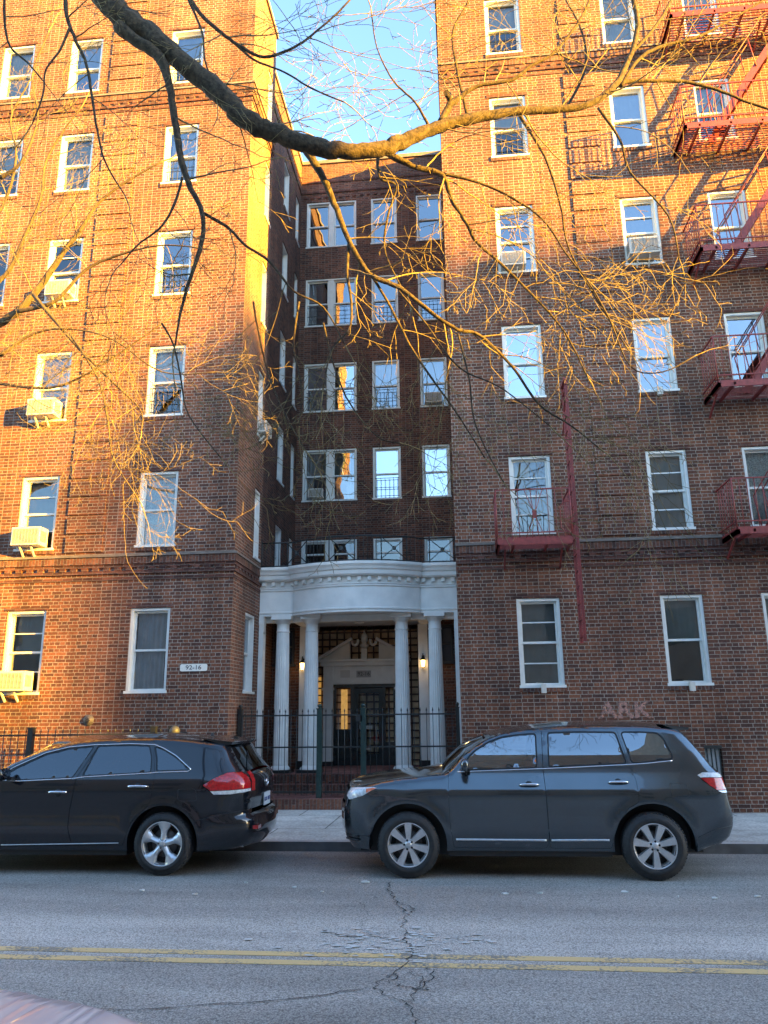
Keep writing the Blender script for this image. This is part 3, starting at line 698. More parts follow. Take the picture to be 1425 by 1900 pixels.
for a, b, z0, z1 in ((-3.68, -3.50, 1.45, 2.75), ):
    g.box(a, b, 19.385, 19.395, z0, z1)
bpart(g, 'lit_side_window', M_glow)
# door surround with broken pediment
dw = MB(); DX0, DX1, YD = -3.28, -1.58, 19.2
dw.box(-3.44, -3.20, YD-.10, YD+.12, ZP+.1, 3.0); dw.box(-1.66, -1.42, YD-.10, YD+.12, ZP+.1, 3.0)
dw.box(-3.47, -3.17, YD-.12, YD-.10, 2.42, 2.48); dw.box(-1.69, -1.39, YD-.12, YD-.10, 2.42, 2.48)
dw.box(-3.20, -1.66, YD-.08, YD+.12, 2.56, 3.0)
dw.box(-3.18, -1.68, YD-.10, YD-.08, 2.58, 2.62)
dw.box(-3.50, -1.36, YD-.16, YD+.12, 3.0, 3.10)
dw.box(-3.56, -1.30, YD-.22, YD+.12, 3.10, 3.16)
cx = -2.43
for s in (-1, 1):   # raking cornices and filled halves of the tympanum
    o0, o1 = cx+s*1.12, cx+s*.36
    vs = [(o0, YD-.05, 3.16), (o1, YD-.05, 3.16), (o1, YD-.05, 3.60), (o0, YD+.1, 3.16), (o1, YD+.1, 3.16), (o1, YD+.1, 3.60)]
    dw.add(vs, [(0, 1, 2), (5, 4, 3), (0, 3, 4, 1), (1, 4, 5, 2), (2, 5, 3, 0)])
    dw.bar((o0, YD-.08, 3.19), (cx+s*.30, YD-.08, 3.66), .16, .07)
    pts = [(cx+s*(.30-.075*(1-math.cos(a))), YD-.08, 3.60-.10*math.sin(a)) for a in [i*.45 for i in range(9)]]
    dw.tube(pts, .035, 7)
dw.box(cx-.07, cx+.07, YD-.08, YD+.05, 3.16, 3.42); dw.lathe([(.0, 3.42), (.10, 3.46), (.12, 3.50), (.05, 3.56), (.09, 3.63), (.08, 3.72), (0., 3.86)], n=16, c=(cx, YD-.02, 0))
M_door_w = mat("door_surround_paint", (.60, .59, .55), .5, noise=(5, .08))
dso = bpart(dw, 'door_surround', M_door_w)
g = MB(); g.box(-2.62, -2.26, YD-.10, YD-.081, 2.72, 2.88); pl = g.build('number_plate', mat("grey_plate", (.30, .29, .27), .5), dso)
text_mesh('92-16', .13, 'lettering', M_ink, dso, (-2.44, YD-.105, 2.80), (R_(90), 0, 0))
g = MB(); g.box(-3.02, -2.78, YD-.095, YD-.081, 2.72, 2.9); g.build('intercom_notice', mat("grey_notice", (.45, .45, .42), .6), dso)
g = MB(); g.box(-3.46, -3.19, YD-.12, YD+.12, ZP-.0, ZP+.10); g.box(-1.67, -1.40, YD-.12, YD+.12, ZP, ZP+.1); g.build('plinth', M_blk, dso)
# door frame, doors
g = MB(); g.box(-3.20, -3.13, YD, YD+.1, ZP, 2.56); g.box(-1.73, -1.66, YD, YD+.1, ZP, 2.56); g.box(-3.13, -1.73, YD, YD+.1, 2.48, 2.56)
g.box(-2.78, -2.70, YD, YD+.1, ZP, 2.48); g.box(-1.98, -1.92, YD, YD+.1, ZP, 2.48)
fr = bpart(g, 'door_frame', M_doorgreen)
g = MB(); g.box(-3.13, -2.78, YD+.03, YD+.07, ZP, 1.5); g.build('side_panel', M_doorgreen, fr); g = MB(); g.box(-1.92, -1.73, YD+.03, YD+.07, ZP, 1.2); g.build('side_panel', M_doorgreen, fr)
g = MB(); g.box(-3.02, -2.86, YD+.045, YD+.055, 1.5, 2.44); g.build('lit_sidelight', M_glow, fr)
g = MB(); D0, D1 = -2.70, -1.98
g.box(D0, D0+.11, YD+.02, YD+.07, ZP, 2.46); g.box(D1-.11, D1, YD+.02, YD+.07, ZP, 2.46); g.box(D0+.11, D1-.11, YD+.02, YD+.07, 2.34, 2.46); g.box(D0+.11, D1-.11, YD+.02, YD+.07, ZP, .92)
dr = bpart(g, 'entrance_door', M_doorgreen)
g = MB(); g.quad((D0+.11, YD+.045, .92), (D1-.11, YD+.045, .92), (D1-.11, YD+.045, 2.34), (D0+.11, YD+.045, 2.34)); g.build('pane', G_low, dr, fix=False)
g = MB(); g.box(D0+.14, D0+.45, YD-.0, YD+.02, 1.50, 1.58); g.box(D0+.2, D0+.42, YD, YD+.02, 1.02, 1.06); g.tube([(D0+.55, YD+.02, 1.55), (D0+.55, YD-.06, 1.55), (D0+.55, YD-.06, 1.25), (D0+.55, YD+.02, 1.25)], .012, 6)
g.build('push_bar', M_brass, dr)
# glimpse of the lobby: small lit wall lights
g = MB(); g.box(-3.9, -.8, 21.3, 21.4, .3, 3.9); g.box(-3.9, -.8, 19.5, 21.3, .55, .65); g.box(-3.9,-.8,19.5,21.3,3.5,3.6); bpart(g, 'lobby', mat("lobby_wall", (.10, .07, .045), .6))
for x in (-2.62, -2.15): 
    g = MB(); g.lathe([(.0, 2.0), (.06, 2.02), (.09, 2.12), (.07, 2.2), (0, 2.22)], n=14, c=(x, 21.1, 0)); bpart(g, 'lobby_sconce', M_lampglow)

# wall lanterns, lit
def lantern(x, y, z, label):
    e = empty('wall_lantern', (x, y, z), label=label, cat='lantern', group='lit lanterns on the inner piers')
    g = MB(); g.lathe([(.035, -.13), (.055, .02), (.0551, .03)], n=6); g.build('glass', M_lampglow, e)
    g = MB(); g.lathe([(.075, .03), (.06, .055), (.02, .10), (.0, .13)], n=6); g.lathe([(0, -.16), (.03, -.15), (.04, -.13)], n=6)
    for k in range(6): a = k*math.pi/3; g.tube([(.036*math.cos(a), .036*math.sin(a), -.13), (.057*math.cos(a), .057*math.sin(a), .03)], .005, 4)
    g.tube([(0, 0, .12), (0, .0, .17), (0, .06, .18), (0, .10, .10)], .009, 6); g.box(-.03, .03, .085, .1, .0, .14)
    g.build('bracket', M_iron, e)
    l = bpy.data.lights.new('lantern_light', 'POINT'); l.energy = .15; l.color = (1, .62, .25); l.shadow_soft_size = .05
    lo = bpy.data.objects.new('lantern_light', l); COL.objects.link(lo); lo.parent = e; lo.location = (0, -.1, -.04)
lantern(-3.72, 17.88, 2.98, 'lit brass lantern on the inner pier behind the second column'); lantern(-.92, 17.88, 3.0, 'lit brass lantern on the inner pier beside the rightmost column')

# landing and steps
g = MB(); g.box(XL1+.01, XR-.01, 15.25, 16.25, ZS, .31); g.box(XL1+.01, XR-.01, 16.25, 16.55, ZS, .48); g.box(XL1+.01, XR-.01, 16.55, 19.6, ZS, ZP)
g.build('porch_landing', M_paver, kind='structure')
g = MB(); g.box(XL1+.01, XR-.01, 15.22, 15.249, ZS, .305); g.box(XL1+.01, XR-.01, 16.22, 16.249, .31, .475); g.box(XL1+.01, XR-.01, 16.52, 16.549, .48, .655)
g.build('landing_risers', M_soldier, kind='structure')

# ------------------------------------------------------------------ iron fences
def picket(g, x, y, z0, z1, r=.008):
    g.tube([(x, y, z0), (x, y, z1-.07)], r, 4); g.tube([(x, y, z1-.08), (x, y, z1-.055), (x, y, z1)], [r, r*1.9, .001], 5)
def post(x, y, z0, z1, w, parent, M=M_iron, ball=True):
    g = MB(); g.box(x-w/2, x+w/2, y-w/2, y+w/2, z0, z1)
    g.box(x-w*.62, x+w*.62, y-w*.62, y+w*.62, z1, z1+.02)
    if ball: g.lathe([(w*.3, z1+.02), (w*.28, z1+.035), (w*.5, z1+.06), (w*.45, z1+.09), (.0, z1+.11)], n=12, c=(x, y, 0))
    return g.build('post', M, parent)
YG = 15.42
def fence(x0, x1, n, name, label, cat, posts):
    e = empty(name, ((x0+x1)/2, YG, .31), label=label, cat=cat); off = Vector((-(x0+x1)/2, -YG, -.31))
    def pa(g, nm, M=M_iron): o = g.build(nm, M, e); o.location = off; return o
    g = MB()
    for i in range(n): picket(g, x0+(x1-x0)*(i+.5)/n, YG, .36, 1.97)
    pa(g, 'pickets')
    for z in (.42, 1.24, 1.84):
        g = MB(); g.box(x0, x1, YG-.012, YG+.012, z-.014, z+.014); pa(g, 'rail')
    for px, w, M in posts: p = post(px, YG, .305, 1.95, w, e, M); p.location = off
    return e
fence(XL1+.12, -2.90, 13, 'iron_fence', 'black spiked iron fence panel from the left wing corner to the gate post', 'fence', [(XL1+.07, .09, M_iron)])
gt = fence(-2.78, -2.04, 6, 'iron_gate', 'dark green iron entrance gate standing between two thick posts', 'gate', [(-2.84, .10, M_green), (-1.98, .10, M_green)])
g = MB(); g.box(-.09, .03, -.02, .02, 1.40, 1.52); g.build('latch', M_blk, gt).location = (.38, -.03, 0)
fence(-1.91, XR-.12, 14, 'iron_fence', 'black spiked iron fence panel right of the gate, reaching the right wing', 'fence', [(XR-.07, .07, M_iron)])
# low fence in front of the left wing
e = empty('iron_fence', (-9., 14.0, ZS), label='low rust dark iron picket fence along the left wing behind the black car', cat='fence')
g = MB()
for i in range(64): picket(g, -14.3+i*.142, 14.0, .2, 1.66, .0075)
g.build('pickets', M_iron, e).location = (9., -14., -ZS)
for z in (.35, 1.54):
    g = MB(); g.box(-14.4, -5.3, 13.985, 14.015, z-.014, z+.014); g.box(-5.315, -5.285, 14.015, 14.80, z-.014, z+.014); g.build('rail', M_iron, e).location = (9., -14., -ZS)
for x, w in ((-7.95, .10), (-11.2, .1), (-5.62, .10), (-5.3, .06)):
    p = post(x, 14.0, ZS, 1.66, w, e, ball=False); p.location = (9., -14., -ZS)
e = empty('standpipe', (-5.12, 13.7, ZS), label='short grey capped post on the sidewalk near the left wing corner', cat='post')
g = MB(); g.lathe([(.075, 0), (.075, 1.44), (.09, 1.45), (.09, 1.5), (.06, 1.55), (0, 1.57)], n=16); g.build('pipe', mat("grey_pipe_paint", (.05, .058, .06), .5), e)
g = MB(); g.lathe([(.05, -.11), (.05, 0)], n=12, axis='y', c=(0, 0, 1.25)); g.lathe([(0, -.125), (.055, -.125), (.055, -.10)], n=12, axis='y', c=(0, 0, 1.25)); g.build('cap', M_iron, e)

# number plate and round vent on the left wing, graffiti on the right
g = MB(); e = empty('house_number_sign', (-5.22, YF, 2.76), label='white enamel house number sign reading 92-16 on the brick', cat='sign')
pts = []; W, H = .27, .068
for sx, sz in ((1, -1), (1, 1), (-1, 1), (-1, -1)):
    for k in range(5):
        a = k/4*math.pi/2; dx, dz = (math.cos(a), math.sin(a)) if sx*sz > 0 else (math.sin(a), math.cos(a))
        pts.append((sx*(W-.035+.035*dx), -.02, sz*(H-.03+.03*dz)))
g.add(pts+[(p[0], -.002, p[2]) for p in pts], [tuple(range(20))]+[(k, (k+1) % 20, (k+1) % 20+20, k+20) for k in range(20)])
g.build('plate', M_plate, e); text_mesh('92-16', .12, 'lettering', M_ink, e, (0, -.0225, 0), (R_(90), 0, 0), sx=1.15)
e = empty('wall_vent', (-7.27, YF, 1.79), label='round grey metal vent cover low on the left wing wall', cat='vent')
g = MB(); g.lathe([(.0, -.05), (.05, -.05), (.055, -.035), (.085, -.03), (.09, -.015), (.105, -.012), (.11, 0)], n=24, axis='y'); g.build('cover', mat("vent_metal", (.10, .09, .075), .6, noise=(30, .3)), e)
g = MB()
for k in range(8): a = k*math.pi/4; g.bar((.05*math.cos(a), -.052, .05*math.sin(a)), (.02*math.cos(a), -.052, .02*math.sin(a)), .012)
g.build('slots', M_blk, e)
# faded graffiti: soft pale patches in letter shapes, lying in the brick face
def faded(name, col):
    M = bpy.data.materials.new(name); M.use_nodes = True; t = M.node_tree; L = t.links.new; b = t.nodes['Principled BSDF']; b.inputs['Base Color'].default_value = (*col, 1); b.inputs['Roughness'].default_value = .9
    geo = nd(t, 'ShaderNodeNewGeometry'); n = nd(t, 'ShaderNodeTexNoise'); n.inputs['Scale'].default_value = 14; n.inputs['Detail'].default_value = 6; L(geo.outputs['Position'], n.inputs['Vector'])
    r = nd(t, 'ShaderNodeMapRange'); L(n.outputs['Fac'], r.inputs[0]); r.inputs[1].default_value = .38; r.inputs[2].default_value = .62; r.inputs[3].default_value = .05; r.inputs[4].default_value = .75
    L(r.outputs[0], b.inputs['Alpha']); return M
gf = text_mesh('ARK', .40, 'graffiti', faded("faded_pink_spray_paint", (.46, .25, .20)), None, (2.88, YF-.012, 1.86), (R_(90), 0, 0), extrude=.001, sx=1.2, fat=.014)
tag(gf, 'faded pink sprayed graffiti letters ARK on the brick above the grey SUV', 'graffiti')
# downspout-like vertical joints
g = MB()
for x in (-7.02, 3.66):
    pass

# ------------------------------------------------------------------ fire escapes
def platform(g, x0, x1, z, y0=13.92, y1=YF-.01):
    g.box(x0, x1, y0, y0+.012, z-.10, z+.03); g.box(x0, x0+.012, y0, y1, z-.10, z+.03); g.box(x1-.012, x1, y0, y1, z-.10, z+.03)
    n = 13
    for i in range(n): y = y0+.03+(y1-y0-.05)*i/(n-1); g.box(x0, x1, y-.011, y+.011, z-.012, z+.0)
    x = x0+.3
    while x < x1-.1: g.box(x-.02, x+.02, y0, y1, z-.07, z-.014); x += .62
    g.box(x0, x0+.05, y0, y1, z-.10, z-.014); 
def railing(g, x0, x1, z, y0=13.92, y1=YF, h=.92, fancy=False, gap=.13):
    for zz in (z+h, z+.10): g.box(x0, x1, y0-.012, y0+.012, zz-.012, zz+.012)
    for xx in (x0, x1): 
        for zz in (z+h, z+.10): g.box(xx-.012, xx+.012, y0, y1, zz-.012, zz+.012)
        k = 7
        for i in range(k): y = y0+(y1-y0)*i/k; g.tube([(xx, y, z), (xx, y, z+h)], .0085 if i else .017, 4)
    n = max(2, int((x1-x0)/gap))
    for i in range(1, n):
        x = x0+(x1-x0)*i/n
        if fancy and abs(x-(x0+x1)/2-.02) < .17: continue
        g.tube([(x, y0, z), (x, y0, z+h)], .0085, 4)
    if fancy:
        c = (x0+x1)/2+.02
        for s in (-1, 1):
            g.tube([(c+s*.17, y0, z), (c, y0, z+h*.48), (c+s*.17, y0, z+h)], .009, 4); g.tube([(c+s*.06, y0, z), (c+s*.02, y0, z+h*.48), (c+s*.06, y0, z+h)], .009, 4)
        g.box(c-.04, c+.04, y0-.012, y0+.012, z+h*.40, z+h*.56)
fe = empty('fire_escape', (1.4, YF, 4.9), label='small dark red iron balcony with a long hanging drop ladder, nearest the court', cat='fire escape')
OFF = (-1.4, -YF, -4.9)
g = MB(); platform(g, .70, 2.05, 4.90); g.box(.70, 2.05, 13.915, 13.92, 4.82, 4.95); g.build('platform', M_red, fe).location = OFF
g = MB(); railing(g, .70, 2.05, 4.93, fancy=True); g.build('railing', M_red, fe).location = OFF
g = MB()
for y in (13.98, 14.40): g.box(2.115, 2.165, y-.008, y+.008, 3.05, 8.05); g.box(2.155, 2.17, y-.02, y+.02, 3.05, 8.05)
z = 3.15
while z < 8: g.tube([(2.14, 13.98, z), (2.14, 14.40, z)], .012, 5); z += .30
g.box(2.10, 2.18, 13.95, 14.43, 8.02, 8.08)
g.build('drop_ladder', M_red, fe).location = OFF
g = MB(); g.bar((2.14, YF, 7.8), (2.14, 13.95, 7.95), .03, .05); g.bar((2.14, YF, 7.2), (2.14, 14.0, 7.9), .025, .04)
for x in (.85, 1.9): g.bar((x, YF, 4.52), (x, 14.3, 4.82), .03, .04)
g.tube([(1.95, 13.92, 5.0), (1.86, 13.92, 5.1), (1.86, 13.92, 5.5), (1.95, 13.92, 5.6), (2.05, 13.92, 5.6)], .012, 5)
g.build('support_strut', M_red, fe).location = OFF
fe = empty('fire_escape', (6.5, YF, 4.9), label='red iron fire escape with stacked balconies and stairs at the right edge', cat='fire escape')
OFF = (-6.5, -YF, -4.9)
PZ = [4.98, 7.80, 10.68, 13.54, 16.38]
for i, z in enumerate(PZ):
    g = MB(); platform(g, 4.93, 8.9, z); g.build('platform', M_red, fe).location = OFF
    g = MB(); railing(g, 4.93, 8.9, z+.03, h=.90); g.build('railing', M_red, fe).location = OFF
    for x in (5.0, 6.9, 8.8): g = MB(); g.bar((x, YF, z-.38), (x, 14.25, z-.09), .03, .04); g.build('support_strut', M_red, fe).location = OFF
    if i < 4:
        x0, x1 = 5.62, 7.55; zb = PZ[i+1]; g = MB()
        for y in (14.08, 14.52): g.bar((x0, y, z), (x1, y, zb), .012, .14)
        for k in range(1, 12): t = k/12; x = x0+(x1-x0)*t; zz = z+(zb-z)*t; g.box(x-.09, x+.09, 14.09, 14.51, zz-.008, zz+.008)
        for y in (14.06, 14.54): g.tube([(x0-.1, y, z+.75), (x1-.1, y, zb+.75)], .012, 5); g.tube([(x0, y, z), (x0-.1, y, z+.75)], .012, 5); g.tube([((x0+x1)/2, y, (z+zb)/2), ((x0+x1)/2-.1, y, (z+zb)/2+.75)], .012, 5)
        g.build('stair', M_red, fe).location = OFF

# ------------------------------------------------------------------ across the street (behind the viewer): low row houses, plus far blocks added to cast the facade shadow
M_hb = mat("rendered_wall", (.30, .26, .22), .9, noise=(1.5, .15)); M_hw = mat("dark_window", (.04, .05, .06), .15); M_hr = mat("tar_roof", (.09, .09, .09), .9)
hl = ['low tan row house across the street, straight behind the viewer', 'low tan row house across the street to the left', 'low tan row house across the street at the far left', 'tan house across the street to the right, made taller to shade the near tree', 'low tan row house across the street at the far right', 'low tan corner house across the street beyond the far right']
for i, x in enumerate((-6, -19, -32, 7, 20, 33)):
    e = empty('row_house', (x+6, -6, 0), label=hl[i], cat='house', group='row houses across the street')
    h = 7.2+((i*37) % 5)*.28 +1. if i != 3 else 14.2  # one house raised far above the row to shade the near tree
    g = MB(); g.box(-6.4, 6.4, -5, 3.9, -.02, h); g.box(-6.45, 6.45, 3.85, 4.05, h-.5, h+.25); g.build('wall', M_hb, e)
    for k in range(4):
        for z in (1.4, 4.4):
            g = MB(); g.box(-5.2+k*3, -4.0+k*3, 3.9, 3.93, z, z+1.6); g.build('window', M_hw, e)
def block(x0, x1, y0, y1, h, label):
    e = empty('shadow_block', ((x0+x1)/2, (y0+y1)/2, 0), label=label, cat='building', group='unseen tall blocks added to shade the facade')
    g = MB(); a, b = (x1-x0)/2, (y1-y0)/2; k = 2*b*math.tan(R_(SUN_AZ))      # footprint skewed along the sun's rays, so only the front edge shapes the shade
    g.box(-a, a, -b, b, -.02, h); g.v = [(v[0]+(k if v[1] < 0 else 0), v[1], v[2]) for v in g.v]; g.build('wall', M_hb, e)
    g = MB()
    for k in range(int(h/3)-1):
        for j in range(int(a*2/3)): g.box(-a+.8+j*3, -a+2.2+j*3, b, b+.05, 1.5+k*3, 3+k*3)
    g.build('windows', M_hw, e)
DX, DZ = 64.8*math.tan(R_(SUN_AZ)), 64.8*math.tan(R_(SUN_EL))/math.cos(R_(SUN_AZ))
xs = [-8.2, -7.7, -6.8, -5.6, -4.2, 1.2, 30]; hs = [7.6, 8.5, 9.5, 10.4, 11.4, 11.7]  # steps of the added blocks trace the shadow edge on the facade
for i in range(6):
    block(xs[i]+DX+.02, xs[i+1]+DX, -62, -50, hs[i]+DZ, ['lowest stepped tower', 'second step of the tower', 'third step of the tower', 'fourth step of the tower', 'fifth step of the tower', 'widest tall slab'][i]+' added behind the viewer to shape the shadow on the facade')
# ------------------------------------------------------------------ trees: bare honey locust limbs
def smooth(P, n=4):
    out = []
    for i in range(len(P)-1):
        p0 = P[max(i-1, 0)]; p1 = P[i]; p2 = P[i+1]; p3 = P[min(i+2, len(P)-1)]
        for k in range(n):
            t = k/n; out.append(tuple(.5*((2*b)+(-a+c)*t+(2*a-5*b+4*c-d)*t*t+(-a+3*b-3*c+d)*t**3) for a, b, c, d in zip(p0, p1, p2, p3)))
    out.append(P[-1]); return out
def grow(g, p, d, L, r, lvl, rnd, up=-.12, counts=(3, 3, 2), maxlvl=3, side=None):
    """a zig-zag twig: p start, d direction, L length, r radius"""
    n = max(3, int(L/.085)); pts = [Vector(p)]; rad = [r]; d = Vector(d).normalized(); curl = rnd.uniform(-.085, .085)
    ax = Vector((rnd.uniform(-.3, .3), rnd.uniform(-1, 1), rnd.uniform(-.3, .3))).normalized(); zig = 1
    for i in range(n):
        t = (i+1)/n; zig = -zig
        d = d+Vector((rnd.gauss(0, .085), rnd.gauss(0, .08), rnd.gauss(0, .085)+up*.5))+d.cross(ax)*(curl+zig*.075)
        d.normalize(); pts.append(pts[-1]+d*(L/n)); rad.append(max(.0026, r*(1-t*.8)))
        if lvl < maxlvl and i > 0 and rnd.random() < counts[min(lvl, 2)]/n*1.2:
            q = d.cross(Vector((rnd.uniform(-.35, .35), 1, rnd.uniform(-.35, .35)))).normalized()*(zig*rnd.uniform(.45, 1.0))
            grow(g, pts[-1], d+q+Vector((0, rnd.uniform(-.5, .5), 0)), L*rnd.uniform(.35, .7)*(1-t*.3), max(.0028, rad[-1]*.62), lvl+1, rnd, up, counts, maxlvl)
    g.tube(pts, rad, 5 if r > .006 else 3 if r < .0035 else 4, cap=False)
def limb(g, P, rnd, nr=10, knob=.05, k=.84):
    S = smooth([tuple(q[:3])+(q[3]*k,) for q in P], 5); pts = [Vector(s[:3]) for s in S]
    for i in range(1, len(pts)-1):
        r = S[i][3]; pts[i] = pts[i]+Vector([rnd.gauss(0, r*.10) for _ in range(3)])
    rad = [max(.003, s[3]*(1+rnd.uniform(-knob, knob))) for s in S]
    b = len(g.v); n = nr*2 if rad[0] > .03 else 7; g.tube(pts, rad, n)
    if rad[0] > .03:       # ridged, fissured bark
        ph = [rnd.uniform(-1, 1) for _ in range(n)]
        for i, c in enumerate(pts):
            for q in range(n):
                if rnd.random() < .10: ph[q] = rnd.uniform(-1, 1)
                v = Vector(g.v[b+i*n+q]); g.v[b+i*n+q] = tuple(c+(v-c)*(1+.075*ph[q]))
    return pts, rad
def spawn(g, pts, rad, rnd, per_m, L, up, start=0., maxlvl=3, counts=(3, 3, 2)):
    for i in range(1, len(pts)-1):
        if i/len(pts) < start: continue
        seg = (pts[i]-pts[i-1]); n = seg.length*per_m
        while rnd.random() < n:
            n -= 1; d = seg.normalized(); s = rnd.choice((-1, 1))
            q = d.cross(Vector((rnd.uniform(-.5, .5), 1, rnd.uniform(-.5, .5)))).normalized()*s
            grow(g, pts[i]+seg*rnd.random()*.5, d*rnd.uniform(.2, 1.)+q*rnd.uniform(.6, 1.2), rnd.uniform(*L), max(.003, min(.009, rad[i]*.45)), 0, rnd, up, counts, maxlvl)
    # carry the tip on
    if rad[-1] < .03: grow(g, pts[-1], pts[-1]-pts[-2], rnd.uniform(.5, .9), max(.003, rad[-1]), 0, rnd, up, (4, 3, 2), maxlvl)
